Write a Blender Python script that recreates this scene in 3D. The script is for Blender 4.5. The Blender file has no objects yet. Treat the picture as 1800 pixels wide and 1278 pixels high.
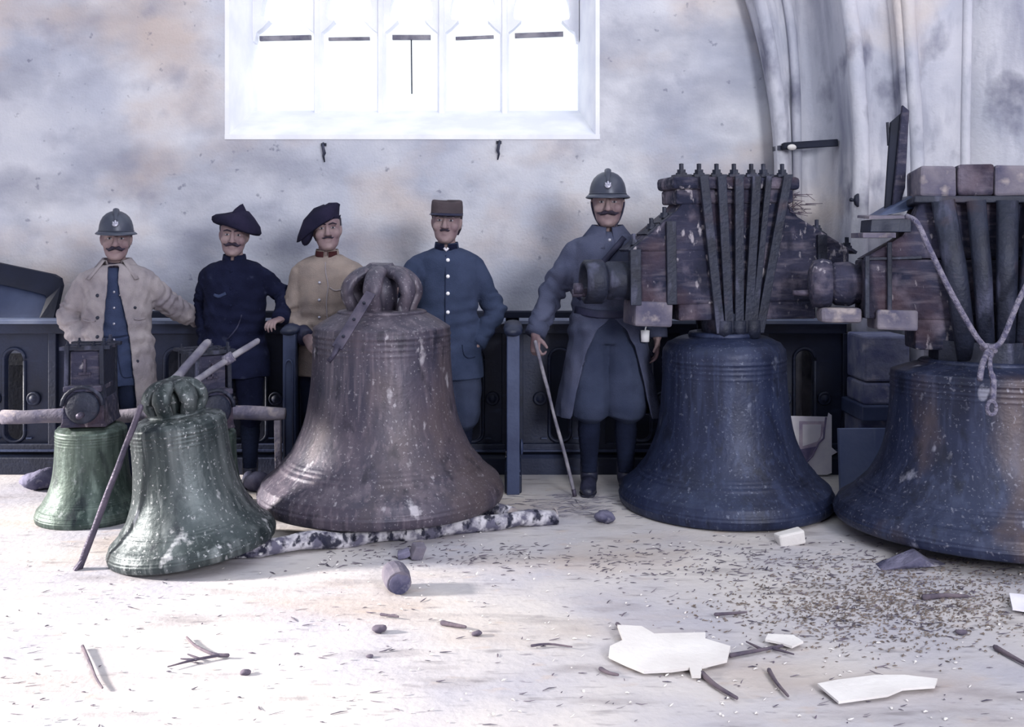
import bpy, bmesh, math, random
import numpy as np
from mathutils import Vector, Matrix, Euler
from mathutils.bvhtree import BVHTree
random.seed(7); R = math.radians; PI = math.pi
scene = bpy.context.scene
COL = scene.collection

# ------------------------------------------------------------ camera
F, HZ, CH = 1700.0, 430.0, 1.44          # focal length and horizon in pixels of the 1800x1278 frame, eye height
cd = bpy.data.cameras.new('camera'); cam = bpy.data.objects.new('camera', cd); COL.objects.link(cam)
cam.location = (0, 0, CH); cam.rotation_euler = (R(90), 0, 0)
cd.sensor_fit = 'HORIZONTAL'; cd.sensor_width = 36; cd.lens = 36 * F / 1800
cd.shift_y = -(639 - HZ) / 1800; cd.clip_start = .05; cd.clip_end = 200
scene.camera = cam
# ------------------------------------------------------------ sky, sun, window light, exposure
w = bpy.data.worlds.new('overcast'); scene.world = w; w.use_nodes = True
bg = w.node_tree.nodes['Background']; bg.inputs[0].default_value = (.86, .93, 1, 1); bg.inputs[1].default_value = 1.0
sd = bpy.data.lights.new('sun', 'SUN'); sd.energy = 10; sd.angle = R(6); sd.color = (1, .94, .88)
sun = bpy.data.objects.new('sun', sd); COL.objects.link(sun); sun.location = (-8, 4, 6)
sun.rotation_euler = Vector((.95, .06, -.325)).to_track_quat('-Z', 'Y').to_euler()
ad = bpy.data.lights.new('window_light', 'AREA'); ad.energy = 300; ad.shape = 'RECTANGLE'; ad.size = 1.5; ad.size_y = 1.7; ad.color = (.95, .96, 1)
al = bpy.data.objects.new('window_light', ad); COL.objects.link(al); al.location = (3.0, -2.4, 3.0)
al.rotation_euler = (Vector((-.3, 6.2, 1.4)) - Vector(al.location)).to_track_quat('-Z', 'Y').to_euler()
scene.view_settings.view_transform = 'Standard'; scene.view_settings.look = 'None'
scene.view_settings.exposure = 0.45; scene.view_settings.gamma = 1

# ------------------------------------------------------------ helpers
def P(px, py, Y): return Vector(((px - 900) / F * Y, Y, CH - (py - HZ) / F * Y))
def G(px, py, z=0): Y = F * (CH - z) / (py - HZ); return Vector(((px - 900) / F * Y, Y, z))
def C(h):
    h = h.lstrip('#'); o = []
    for i in (0, 2, 4):
        v = int(h[i:i+2], 16) / 255; o.append(v / 12.92 if v < .04045 else ((v + .055) / 1.055) ** 2.4)
    return (*o, 1)

def mat(name, c1, c2=None, scale=4, rough=.75, metal=0, bump=.15, bscale=40, spots=(), streaks=(), detail=6, alpha=None, spec=.3, lo=.38, hi=.62, stretch=None):
    m = bpy.data.materials.new(name); m.use_nodes = True; nt = m.node_tree; N = nt.nodes; L = nt.links
    b = N['Principled BSDF']; b.inputs['Roughness'].default_value = rough; b.inputs['Metallic'].default_value = metal
    b.inputs['Specular IOR Level'].default_value = spec
    tc = N.new('ShaderNodeTexCoord')
    def noise(sc, vec=None, det=detail):
        n = N.new('ShaderNodeTexNoise'); n.inputs['Scale'].default_value = sc; n.inputs['Detail'].default_value = det
        if vec: mp = N.new('ShaderNodeMapping'); mp.inputs['Scale'].default_value = vec; L.new(tc.outputs['Object'], mp.inputs[0]); L.new(mp.outputs[0], n.inputs[0])
        else: L.new(tc.outputs['Object'], n.inputs[0])
        return n
    def ramp(src, lo, hi):
        r = N.new('ShaderNodeMapRange'); r.inputs[1].default_value = lo; r.inputs[2].default_value = hi; r.clamp = True; L.new(src, r.inputs[0]); return r.outputs[0]
    def mix(f, a, bb, k=1.0):
        x = N.new('ShaderNodeMix'); x.data_type = 'RGBA'
        if k != 1.0: mu = N.new('ShaderNodeMath'); mu.operation = 'MULTIPLY'; mu.inputs[1].default_value = k; L.new(f, mu.inputs[0]); f = mu.outputs[0]
        L.new(f, x.inputs[0])
        for s, i in ((a, 6), (bb, 7)):
            if isinstance(s, tuple): x.inputs[i].default_value = s
            else: L.new(s, x.inputs[i])
        return x.outputs[2]
    col = C(c1)
    if c2: col = mix(ramp(noise(scale, stretch).outputs[0], lo, hi), C(c1), C(c2))
    for (cc, sc, vec, lo_, hi_, k) in list(streaks) + list(spots):
        col = mix(ramp(noise(sc, vec).outputs[0], lo_, hi_), col, C(cc), k)
    if isinstance(col, tuple): b.inputs['Base Color'].default_value = col
    else: L.new(col, b.inputs['Base Color'])
    if bump:
        bp = N.new('ShaderNodeBump'); bp.inputs['Strength'].default_value = bump; bp.inputs['Distance'].default_value = .02
        L.new(noise(bscale).outputs[0], bp.inputs['Height']); L.new(bp.outputs[0], b.inputs['Normal'])
    return m

class MB:
    def __init__(s): s.v = []; s.f = []; s.mi = []; s.cur = 0
    def add(s, vs, fs):
        o = len(s.v); s.v += [Vector(x) for x in vs]; s.f += [[i + o for i in f] for f in fs]; s.mi += [s.cur] * len(fs); return s
    def box(s, c, size, rot=None):
        hx, hy, hz = [q / 2 for q in size]; c = Vector(c)
        vs = [Vector((x, y, z)) for x in (-hx, hx) for y in (-hy, hy) for z in (-hz, hz)]
        if rot is not None:
            m = rot if isinstance(rot, Matrix) else Euler(rot).to_matrix()
            vs = [m @ q for q in vs]
        return s.add([q + c for q in vs], [(0,1,3,2),(4,6,7,5),(0,4,5,1),(2,3,7,6),(0,2,6,4),(1,5,7,3)])
    def bar(s, a, b, w_, t_, ref=(0, 0, 1)):
        a = Vector(a); b = Vector(b); d = (b - a); l = d.length; d.normalize()
        x = d.cross(Vector(ref))
        if x.length < 1e-4: x = d.cross(Vector((1, 0, 0)))
        x.normalize(); y = x.cross(d)
        m = Matrix((x, d, y)).transposed()
        return s.box((a + b) / 2, (w_, l, t_), m)
    def tube(s, pts, rad, n=12, ref=None, caps=True, rnd=False):
        pts = [Vector(p) for p in pts]; rad = list(rad) if isinstance(rad, (list, tuple)) else [rad] * len(pts)
        rad = [(r, r) if not isinstance(r, (tuple, list)) else r for r in rad]
        if rnd:
            for end in (0, -1):
                d = (pts[0] - pts[1]) if end == 0 else (pts[-1] - pts[-2]); d.normalize()
                r = rad[end]; m_ = min(r)
                e = [(pts[end] + d * m_ * .6, (r[0]*.8, r[1]*.8)), (pts[end] + d * m_ * .95, (r[0]*.35, r[1]*.35))]
                if end == 0: pts = [e[1][0], e[0][0]] + pts; rad = [e[1][1], e[0][1]] + rad
                else: pts += [q[0] for q in e]; rad += [q[1] for q in e]
        vs, fs = [], []; k = len(pts)
        prev = None
        for i, p in enumerate(pts):
            t = (pts[min(i+1, k-1)] - pts[max(i-1, 0)]).normalized()
            if prev is None:
                rf = Vector(ref) if ref is not None else (Vector((1,0,0)) if abs(t.x) < .8 else Vector((0,1,0)))
            else: rf = prev
            a = rf - t * rf.dot(t)
            if a.length < 1e-5: a = Vector((0, 0, 1)) - t * t.z
            a.normalize(); b = t.cross(a); prev = a
            for j in range(n):
                q = 2 * PI * j / n; vs.append(p + a * math.cos(q) * rad[i][0] + b * math.sin(q) * rad[i][1])
        for i in range(k - 1):
            for j in range(n): fs.append((i*n+j, i*n+(j+1) % n, (i+1)*n+(j+1) % n, (i+1)*n+j))
        if caps: fs.append(list(range(n))[::-1]); fs.append([(k-1)*n+j for j in range(n)])
        return s.add(vs, fs)
    def lathe(s, prof, c=(0,0,0), n=48, axis='z', close=False):
        c = Vector(c); vs, fs = [], []; k = len(prof)
        for (r, z) in prof:
            for j in range(n):
                a = 2 * PI * j / n
                q = Vector((r*math.cos(a), r*math.sin(a), z))
                if axis == 'x': q = Vector((q.z, q.x, q.y))
                if axis == 'y': q = Vector((q.x, q.z, q.y))
                vs.append(q + c)
        for i in range(k - 1):
            for j in range(n): fs.append((i*n+j, i*n+(j+1) % n, (i+1)*n+(j+1) % n, (i+1)*n+j))
        if close:
            fs += [((k-1)*n+j, (k-1)*n+(j+1) % n, (j+1) % n, j) for j in range(n)]
        else:
            fs.append([j for j in range(n)][::-1]); fs.append([(k-1)*n+j for j in range(n)])
        return s.add(vs, fs)
    def ell(s, c, r, rot=None, nu=12, nv=8):
        c = Vector(c); vs, fs = [], []
        r = (r, r, r) if not isinstance(r, (tuple, list)) else r
        m = Euler(rot).to_matrix() if rot else Matrix.Identity(3)
        vs.append(c + m @ Vector((0, 0, -r[2])))
        for i in range(1, nv):
            t = -PI/2 + PI*i/nv
            for j in range(nu): a = 2*PI*j/nu; vs.append(c + m @ Vector((r[0]*math.cos(t)*math.cos(a), r[1]*math.cos(t)*math.sin(a), r[2]*math.sin(t))))
        vs.append(c + m @ Vector((0, 0, r[2])))
        for j in range(nu): fs.append((0, 1+(j+1) % nu, 1+j)); fs.append((len(vs)-1, 1+(nv-2)*nu+j, 1+(nv-2)*nu+(j+1) % nu))
        for i in range(nv-2):
            for j in range(nu): fs.append((1+i*nu+j, 1+i*nu+(j+1) % nu, 1+(i+1)*nu+(j+1) % nu, 1+(i+1)*nu+j))
        return s.add(vs, fs)
    def prism(s, pts, d):             # polygon (3D points) pushed along vector d
        n = len(pts); d = Vector(d); a = [Vector(p) for p in pts]
        return s.add(a + [p + d for p in a], [list(range(n))[::-1], [n+i for i in range(n)]] + [(i, (i+1) % n, n+(i+1) % n, n+i) for i in range(n)])
    def grid(s, rows, closed=False):
        k = len(rows); n = len(rows[0]); fs = []
        for i in range(k-1):
            for j in range(n if closed else n-1): fs.append((i*n+j, i*n+(j+1) % n, (i+1)*n+(j+1) % n, (i+1)*n+j))
        return s.add([q for r in rows for q in r], fs)
    def xf(s, m): s.v = [m @ q for q in s.v]; return s
    def mesh(s, name, smooth=False, fix=True):
        me = bpy.data.meshes.new(name); me.from_pydata([tuple(q) for q in s.v], [], s.f)
        me.polygons.foreach_set('material_index', s.mi)
        if fix:
            bm = bmesh.new(); bm.from_mesh(me); bmesh.ops.recalc_face_normals(bm, faces=bm.faces); bm.to_mesh(me); bm.free()
        if smooth: me.polygons.foreach_set('use_smooth', [True] * len(me.polygons))
        me.update(); return me
    def build(s, name, m, parent=None, smooth=False, bevel=0, seg=2):
        return link(name, s.mesh(name, smooth), m, parent, bevel, seg)

def link(name, me, m, parent=None, bevel=0, seg=2):
    o = bpy.data.objects.new(name, me); COL.objects.link(o)
    if len(me.materials) == 0:
        for q in (m if isinstance(m, (list, tuple)) else [m]): me.materials.append(q)
    if parent: o.parent = parent
    if bevel:
        bv = o.modifiers.new('bevel', 'BEVEL'); bv.width = bevel; bv.segments = seg; bv.limit_method = 'ANGLE'; bv.angle_limit = R(40)
    return o
def tag(o, label, cat, group=None):
    o['label'] = label; o['category'] = cat
    if group: o['group'] = group
    return o
def root(name, loc, label, cat, group=None, rot=(0,0,0), scale=1):
    o = bpy.data.objects.new(name, None); COL.objects.link(o); o.location = loc; o.rotation_euler = rot; o.scale = (scale,)*3
    o.empty_display_size = .1; return tag(o, label, cat, group)
def struct(o): o['kind'] = 'structure'; return o
def spline(pts, n):               # Catmull-Rom through points of any dimension
    pts = [np.array(p, float) for p in pts]; out = []
    for i in range(len(pts)-1):
        p0, p1, p2, p3 = pts[max(i-1,0)], pts[i], pts[i+1], pts[min(i+2, len(pts)-1)]
        for k in range(n):
            t = k/n; out.append(.5*((2*p1)+(-p0+p2)*t+(2*p0-5*p1+4*p2-p3)*t*t+(-p0+3*p1-3*p2+p3)*t**3))
    out.append(pts[-1]); return out
def interp(x, xs, ys): return float(np.interp(x, xs, ys))
_rs = np.random.RandomState(3)
def snoise(Pn, sc, seed=0, n=7):
    rs = np.random.RandomState(seed); s = np.zeros(len(Pn))
    for i in range(n):
        k = rs.normal(size=3) * np.array(sc) * rs.uniform(.6, 1.5); s += np.sin(Pn @ k + rs.uniform(0, 6.28))
    return s / n ** .5
def wobble(mb, amp, sc, seed=0):
    a = np.array([tuple(q) for q in mb.v]); d = np.stack([snoise(a, (sc,)*3, seed+i) for i in range(3)], 1) * amp
    mb.v = [Vector(q) for q in (a + d)]; return mb
def remesh(mb, vox, smooth=3):
    me = mb.mesh('tmp'); o = bpy.data.objects.new('tmp', me); COL.objects.link(o)
    r = o.modifiers.new('r', 'REMESH'); r.mode = 'VOXEL'; r.voxel_size = vox; r.use_smooth_shade = True
    s = o.modifiers.new('s', 'SMOOTH'); s.factor = .5; s.iterations = smooth
    dg = bpy.context.evaluated_depsgraph_get(); dg.update()
    out = bpy.data.meshes.new_from_object(o.evaluated_get(dg)); bpy.data.objects.remove(o); bpy.data.meshes.remove(me)
    out.polygons.foreach_set('use_smooth', [True] * len(out.polygons)); return out
def vget(me, attr='co'):
    a = np.zeros(len(me.vertices) * 3); me.vertices.foreach_get(attr, a); return a.reshape(-1, 3)
def folds(me, fn):
    p = vget(me); n = vget(me, 'normal'); me.vertices.foreach_set('co', (p + n * fn(p)[:, None]).ravel()); me.update()
def bvh(me): return BVHTree.FromPolygons([v.co.copy() for v in me.vertices], [tuple(p.vertices) for p in me.polygons])
def front(tree, x, z, y0=-1.5):
    h = tree.ray_cast(Vector((x, y0, z)), Vector((0, 1, 0))); return h[0] if h[0] is not None else Vector((x, -.13, z))

# ------------------------------------------------------------ materials
M = {}
M['plaster'] = mat('wall_plaster', '#cdcdd4', '#b3b6c4', 1.4, .9, bump=.25, bscale=55,
    streaks=[('#6c7086', 1.1, (1, 1, 2.0), .47, .74, .75), ('#c2afa4', .9, (1.2, 1, 1.7), .50, .68, .65), ('#8a8d9e', 4, (.9, 1, 1.1), .50, .72, .4)], spots=[('#73758c', 2.6, (1, 1, 1), .6, .78, .6), ('#54586e', 14, None, .68, .74, .5)])
M['stone_white'] = mat('window_stone', '#f4f4f8', '#e4e5ee', 3, .9, bump=.1)  # near-white albedo stands in for the glare on the backlit window stone
M['pier'] = mat('pier_plaster', '#cbcad2', '#b1b3c0', 1.7, .9, bump=.25, bscale=40,
    streaks=[('#6f7288', 1.5, (2.5, 2.5, .5), .50, .70, .8), ('#8b8d9e', 6, (1.6, 1.6, .5), .52, .68, .5)], spots=[('#585a70', 3.2, (1, 1, .8), .56, .70, .75), ('#d8c8ba', 1.3, None, .55, .7, .5)])
M['floor'] = mat('dusty_floor', '#c3bdbb', '#aba8b0', 1.5, .95, bump=.22, bscale=30,
    streaks=[('#a99a90', .8, (1, 2.2, 1), .52, .70, .65), ('#817a7c', 3, (.6, 2.2, 1), .56, .72, .6), ('#6c676c', 11, (.5, 2, 1), .60, .72, .5)], spots=[('#6b6470', 24, (.5, 1.6, 1), .66, .72, .55), ('#b7a293', 9, (.7, 1.5, 1), .62, .75, .45)])
M['oak'] = mat('dark_choir_wood', '#131a30', '#1b2440', 3, .55, bump=.12, bscale=60, spots=[('#2c3552', 8, (1, 1, 4), .58, .75, .6)], spec=.5)
M['oak_dark'] = mat('blackened_wainscot', '#0e1324', '#161c32', 3, .7, bump=.1)
M['oak_light'] = mat('lighter_oak', '#2b3554', '#3a4564', 5, .5, bump=.1, spec=.5)  # lighter tone of the choir wood; also used for lit moulding edges
M['rail_lit'] = mat('lit_rail_edge', '#59627c', '#6c748a', 5, .3, bump=.05, spec=.6)  # paler than the oak: bright light on the rail edge put into colour
M['beam'] = mat('headstock_timber', '#343448', '#1e2136', 3.5, .85, bump=.7, bscale=30, streaks=[('#7a727c', 14, (.4, 2, 2.4), .50, .70, .4)], spots=[('#6c6472', 7, (1, 1, .8), .54, .70, .8), ('#b4adb4', 26, (1, 1, .5), .62, .7, .7), ('#463337', 3, None, .54, .7, .6), ('#14172a', 5, (1.5, 1.5, .6), .56, .66, .8)])
M['beam_pale'] = mat('pale_block_timber', '#78727c', '#4e4c60', 6, .9, bump=.4, bscale=30, spots=[('#a89d9a', 12, None, .56, .7, .7)])
M['iron'] = mat('dark_iron', '#121628', '#1e2438', 6, .6, metal=.15, bump=.3, bscale=50, spots=[('#50526a', 12, (1, 1, .3), .57, .70, .7), ('#463236', 6, None, .6, .75, .5)], spec=.5)
M['iron_bar'] = mat('rusty_bar_iron', '#3a3748', '#5a5362', 9, .5, metal=.4, bump=.3, bscale=70)
M['pole'] = mat('weathered_pole', '#8d8a92', '#5e5c6c', 8, .8, bump=.3, bscale=50, stretch=(1, 1, 1))
M['log'] = mat('birch_bark', '#bdbac2', '#5c5a6c', 16, .85, bump=.6, bscale=25, lo=.42, hi=.58, spots=[('#1a1c30', 13, (1.6, 1, 1), .51, .59, .95), ('#e0dee2', 22, None, .6, .68, .7)])
M['logend'] = mat('cut_log_end', '#b9b0ae', '#7a7078', 14, .9, bump=.3)
M['rock'] = mat('grey_rubble', '#77748a', '#3f3f58', 7, .95, bump=.6, bscale=30, spots=[('#b4b0ba', 14, None, .6, .72, .6)])
M['paleplaster'] = mat('broken_plaster_sheet', '#dedad8', '#cfcac8', 4, .95, bump=.15)
M['twig'] = mat('dry_twig', '#4a4452', '#6b6068', 12, .9, bump=.3)
M['chip'] = mat('wood_chip', '#6d6470', '#3c3848', 9, .95, bump=.2)
M['earth'] = mat('brown_earth', '#7d7068', '#5c524e', 9, .95, bump=.2)
M['rope'] = mat('hemp_rope', '#8d8898', '#5d5b74', 40, .95, bump=.9, bscale=120)
M['paper'] = mat('poster_paper', '#f2eef4', '#dcd8e6', 6, .9, bump=0)
M['poster_print'] = mat('poster_print', '#cfc2d0', '#a99cb6', 12, .9, bump=0)
M['poster_dark'] = mat('poster_dark_print', '#8c7f9c', '#6a6488', 14, .9, bump=0)
M['board'] = mat('painted_board', '#6d7899', '#566388', 3, .8, bump=.1, streaks=[('#8e97b0', 2, (4, 4, .6), .55, .7, .6)])
M['stone_grey'] = mat('grey_stone_block', '#7f8298', '#565c7e', 6, .9, bump=.5, bscale=30, spots=[('#b0adb8', 9, None, .6, .72, .6)])
M['skin'] = mat('weathered_skin', '#8a7778', '#745f66', 9, .6, bump=.08, bscale=90)
M['hair'] = mat('dark_hair', '#221c28', '#30283a', 30, .7, bump=.5, bscale=160)
M['eye'] = mat('eye_white', '#9a969e', None, bump=0, rough=.5); M['iris'] = mat('iris', '#1c1a28', None, bump=0, rough=.3)
def cloth(n, a, b, **k): return mat(n, a, b, 7, .95, bump=.35, bscale=170, spec=.1, **k)
M['coat_tan'] = cloth('greatcoat_faded_tan', '#968f93', '#7b757d'); M['vest'] = cloth('grey_blue_tunic', '#3b4460', '#303954')
M['navy'] = cloth('navy_tunic', '#12152a', '#1a1e36', spots=[('#34384c', 16, None, .64, .72, .5)]); M['tan'] = cloth('tan_jacket', '#8e827c', '#786e6c')
M['blue'] = cloth('horizon_blue_tunic', '#3a435c', '#2f384f'); M['coat_grey'] = cloth('blue_grey_greatcoat', '#50546a', '#41465c')
M['trouser'] = cloth('slate_trousers', '#262d44', '#1f263a'); M['trouser_grey'] = cloth('grey_breeches', '#3d445a', '#333a50')
M['puttee'] = cloth('puttee_wool', '#1d2338', '#171c2e'); M['boot'] = mat('boot_leather', '#171a2c', '#2b2c40', 10, .5, bump=.3, spec=.5)
M['dark_felt'] = cloth('dark_felt', '#1a1a2c', '#262338'); M['kepi'] = cloth('grey_brown_kepi', '#544b50', '#484146'); M['collar_red'] = cloth('dark_red_collar', '#3a2024', '#4a2a2c')
M['helmet'] = mat('painted_steel_helmet', '#3c4152', '#2f3444', 6, .42, metal=.25, bump=.08, spec=.6)
M['button'] = mat('metal_button', '#a8a8b8', None, rough=.35, metal=.6, bump=0); M['button_pale'] = mat('pale_button', '#eceaf0', None, bump=0, rough=.5)
M['leather'] = mat('strap_leather', '#20223a', '#2c2d46', 14, .6, bump=.2); M['shirt'] = cloth('white_shirt', '#e6e2ea', '#d2ceda')
M['enamel'] = mat('white_enamel', '#f0f0f4', None, rough=.35, bump=0)
def glassmat():
    m = bpy.data.materials.new('milky_window_glass'); m.use_nodes = True; nt = m.node_tree; N = nt.nodes; N.remove(N['Principled BSDF'])
    t = N.new('ShaderNodeBsdfTransparent'); d = N.new('ShaderNodeBsdfTranslucent'); d.inputs[0].default_value = (.95, .97, 1, 1)
    x = N.new('ShaderNodeMixShader'); x.inputs[0].default_value = .12  # a little translucent white mixed into clear panes
    nt.links.new(t.outputs[0], x.inputs[1]); nt.links.new(d.outputs[0], x.inputs[2]); nt.links.new(x.outputs[0], N['Material Output'].inputs[0]); return m
M['glass'] = glassmat()
def bellmat(n, a, b, lime, streak, l_amt, rust=None, metal=.25, rough=.5):
    sp = [(lime, 9, (1, 1, .6), .66, .72, l_amt), (lime, 34, (1, 1, .6), .66, .72, l_amt * .7), (lime, 70, None, .62, .68, l_amt * .5), ('#0c1020', 13, (1, 1, .5), .58, .7, .6)]
    st = [(streak, 4, (3, 3, .28), .50, .70, .8), (streak, 12, (3, 3, .2), .54, .66, .7)]
    if rust: st.append((rust, 1.6, (1.6, 1.6, .8), .5, .66, .8))
    return mat(n, a, b, 3, rough, metal=metal, bump=.14, bscale=45, spots=sp, streaks=st, spec=.5)
M['bell0'] = bellmat('green_bronze_dark', '#4a5650', '#2a3a38', '#c9cdd2', '#6a7872', .25, None, .5, .5)
M['bell1'] = bellmat('green_bronze_limed', '#2e373a', '#1f292c', '#cfd0d4', '#6c7274', .7, '#4c5558', .45, .48)
M['bell2'] = bellmat('brown_bronze', '#4a4350', '#383646', '#d0ccd4', '#665d68', .45, '#564b4e')
M['bell3'] = bellmat('navy_bronze', '#1d2644', '#161d36', '#9aa0b4', '#2c3552', .35)
M['bell4'] = bellmat('navy_brown_bronze', '#222a46', '#191f38', '#a8a8b8', '#363d58', .5, '#574845')

# ------------------------------------------------------------ setting
WY = 6.6
fl = MB().grid([[Vector((x, y, 0)) for x in np.linspace(-9, 9, 10)] for y in np.linspace(-2.6, 8, 8)])
struct(fl.build('floor', M['floor']))
# back wall with a window opening
wx0, wx1, wz0, wz1 = -1.96, .60, 2.178, 5.2
wb = MB()
def slab(mb, x0, x1, y0, y1, z0, z1): mb.box(((x0+x1)/2, (y0+y1)/2, (z0+z1)/2), (x1-x0, y1-y0, z1-z0)); return mb
slab(wb, -5.5, wx0, WY, WY+.62, 0, 7); slab(wb, wx1, 4.2, WY, WY+.62, 0, 7); slab(wb, wx0, wx1, WY, WY+.62, 0, wz0); slab(wb, wx0, wx1, WY, WY+.62, wz1, 7)
wall_back = struct(wb.build('wall_back', M['plaster']))
# wall behind the viewer, with the window that lights the men from the right, and the side wall
wf = MB(); yf = -2.6
slab(wf, -5.5, 2.1, yf-.4, yf, 0, 7); slab(wf, 3.9, 4.6, yf-.4, yf, 0, 7); slab(wf, 2.1, 3.9, yf-.4, yf, 0, 2); slab(wf, 2.1, 3.9, yf-.4, yf, 4, 7)
struct(wf.build('wall_front', M['plaster']))
# side wall on the left with the wide low opening the sun comes through
wl = MB(); slab(wl, -5.9, -5.5, yf-.4, 7.2, 2.0, 7); slab(wl, -5.9, -5.5, yf-.4, .8, 0, 2.0); slab(wl, -5.9, -5.5, 6.45, 7.2, 0, 2.0)
struct(wl.build('wall_left', M['plaster']))
# pier with springing vault ribs, lofted from plan sections
lv = [400, 260, 130, 10, -120, -320]
cols = [ # px at each level, distance
 ([1364,1364,1347,1317,1270,1180], 6.60), ([1366,1366,1350,1321,1275,1186], 6.45), ([1376,1375,1361,1338,1297,1215], 6.38),
 ([1386,1384,1372,1352,1315,1238], 6.42), ([1392,1392,1382,1366,1330,1255], 6.50), ([1402,1401,1398,1385,1352,1285], 6.44),
 ([1410,1408,1406,1400,1370,1305], 6.55), ([1440,1436,1430,1420,1395,1335], 6.50), ([1470,1470,1462,1450,1425,1370], 6.36),
 ([1495,1497,1488,1474,1450,1400], 6.16), ([1502,1505,1496,1483,1460,1410], 6.06), ([1511,1514,1506,1492,1470,1420], 6.02),
 ([1518,1521,1513,1500,1480,1432], 6.08), ([1545,1548,1540,1530,1512,1465], 6.14), ([1580,1582,1574,1564,1548,1505], 6.10),
 ([1596,1598,1590,1580,1565,1525], 6.00), ([1612,1612,1604,1596,1582,1545], 5.96), ([1622,1622,1615,1606,1594,1560], 6.04),
 ([1640,1640,1636,1630,1620,1590], 6.02), ([1684,1684,1686,1688,1690,1680], 5.96), ([1690,1690,1692,1694,1696,1688], 6.03),
 ([1697,1697,1699,1701,1703,1696], 5.94), ([1780,1780,1780,1780,1780,1780], 5.86), ([1960,1960,1960,1960,1960,1960], 5.7), ([2080,2080,2080,2080,2080,2080], 5.6)]
rows = []
fine = spline([[c[0][i] for c in cols] for i in range(len(lv))], 6); fl_lv = spline([[q] for q in lv], 6)
rows.append([Vector(((c[0][0]-900)/F*c[1], c[1], 0)) for c in cols])
for k in range(len(fine)): rows.append([P(fine[k][j], fl_lv[k][0], cols[j][1]) for j in range(len(cols))])
pier = MB().grid(rows)
xr = rows[0][-1].x
wr = struct(pier.build('wall_right', M['pier'], smooth=True))
for j, rr in ((2, .045), (5, .03), (11, .05), (15, .035), (16, .04), (21, .03)):
    MB().tube([rows[0][j]] + [rw[j] for rw in rows[1:]], rr, 12).build('rib', M['pier'], wr, smooth=True)
wr.modifiers.new('thick', 'SOLIDIFY').thickness = .02
sw = slab(MB(), xr+.02, xr+.3, yf, rows[0][-1].y, 0, 7); struct(sw.build('wall_side', M['pier']))

# window: splayed jambs, sloping sill, mullions, tracery, boards and panes
gy = 7.2
win = bpy.data.objects.new('window_1', None); COL.objects.link(win); struct(win); win.location = ((wx0+wx1)/2, gy, wz0)
def wpart(mb, name, m=None, **k):
    mb.xf(Matrix.Translation(-win.location)); return mb.build(name, m or M['stone_white'], win, **k)
jx0, jx1 = -1.90, .475
wpart(MB().prism([(wx0+.001, WY-.004, wz0), (wx0+.001, gy+.1, wz0), (jx0-.02, gy+.1, wz0), (jx0-.02, gy, wz0), (wx0+.03, WY-.004, wz0)], (0, 0, wz1-wz0)), 'jamb')
wpart(MB().prism([(wx1-.001, WY-.004, wz0), (wx1-.001, gy+.1, wz0), (jx1+.02, gy+.1, wz0), (jx1+.02, gy, wz0), (wx1-.03, WY-.004, wz0)], (0, 0, wz1-wz0)), 'jamb')
wpart(MB().prism([(wx0, WY-.006, wz0-.02), (wx0, WY-.006, wz0+.012), (wx0, gy, wz0+.26), (wx0, gy+.12, wz0+.26), (wx0, gy+.12, wz0-.02)], (wx1-wx0, 0, 0)), 'sill')
mxs = [(q-900)/F*gy for q in (560, 671, 777, 887)]
zs = CH + (HZ-52)/F*gy
for x in mxs:
    wpart(MB().prism([(x-.016, gy-.075, 0), (x+.016, gy-.075, 0), (x+.034, gy-.005, 0), (x+.028, gy+.06, 0), (x-.028, gy+.06, 0), (x-.034, gy-.005, 0)], (0, 0, wz1-wz0-.2)).xf(Matrix.Translation((0, 0, wz0+.2))), 'mullion')
def spandrel(x, wl, wr_):
    pr = [(.016, -.10), (.03, -.03), (.07, .0), (.125, .055), (.075, .065), (.062, .1), (.075, .19), (.125, .33), (.2, .46), (.236, .52)]
    pts = []
    if wr_: pts += [(x + min(a, .236), gy-.05, zs+b) for a, b in pr]
    else: pts += [(x, gy-.05, zs-.1)]
    pts += [(pts[-1][0], gy-.05, zs+1.2)]
    left = [(x - min(a, .236), gy-.05, zs+b) for a, b in pr] if wl else [(x, gy-.05, zs-.1)]
    pts += [(left[-1][0], gy-.05, zs+1.2)] + left[::-1]
    wpart(MB().prism(pts, (0, .10, 0)), 'tracery')
for x in mxs: spandrel(x, 1, 1)
spandrel(jx0-.02, 0, 1); spandrel(jx1+.02, 1, 0)
ex = [jx0] + mxs + [jx1]
for i, (a, b, y0, y1) in enumerate([(457, 547, 68, 66), (578, 650, 69, 68), (690, 757, 66, 66), (801, 868, 68, 65), (905, 990, 63, 60)]):
    p0 = P(a, y0, gy+.0); p1 = P(b, y1, gy+.0)
    wpart(MB().bar(p0, p1, .03, .034 if i in (0, 2, 4) else .022), 'crossbar', M['pole'])  # paler wood imitates the bright haze over the backlit boards
    xa, xb = ex[i]+.05, ex[i+1]-.05
    wpart(MB().box(((xa+xb)/2, gy+.045, wz0+1.6), (xb-xa, .006, 2.7)), 'pane', M['glass'])
wpart(MB().tube([P(723, 68, gy), P(724, 165, gy)], .005, 6), 'rod', M['iron'])
# wainscot against the back wall
tr = bpy.data.objects.new('trim_1', None); COL.objects.link(tr); tr.location = (-.7, WY-.02, 0); struct(tr)
for i in range(9):
    x = -4.6 + i*.78 + .7; link('panel', MB().box((x, -.005, .5), (.76, .03, .88)).mesh('panel'), M['oak_dark'], tr, .006)
MB().box((-.2, -.02, .965), (7.4, .07, .05)).build('cap_rail', M['oak_dark'], tr, bevel=.008)

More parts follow.
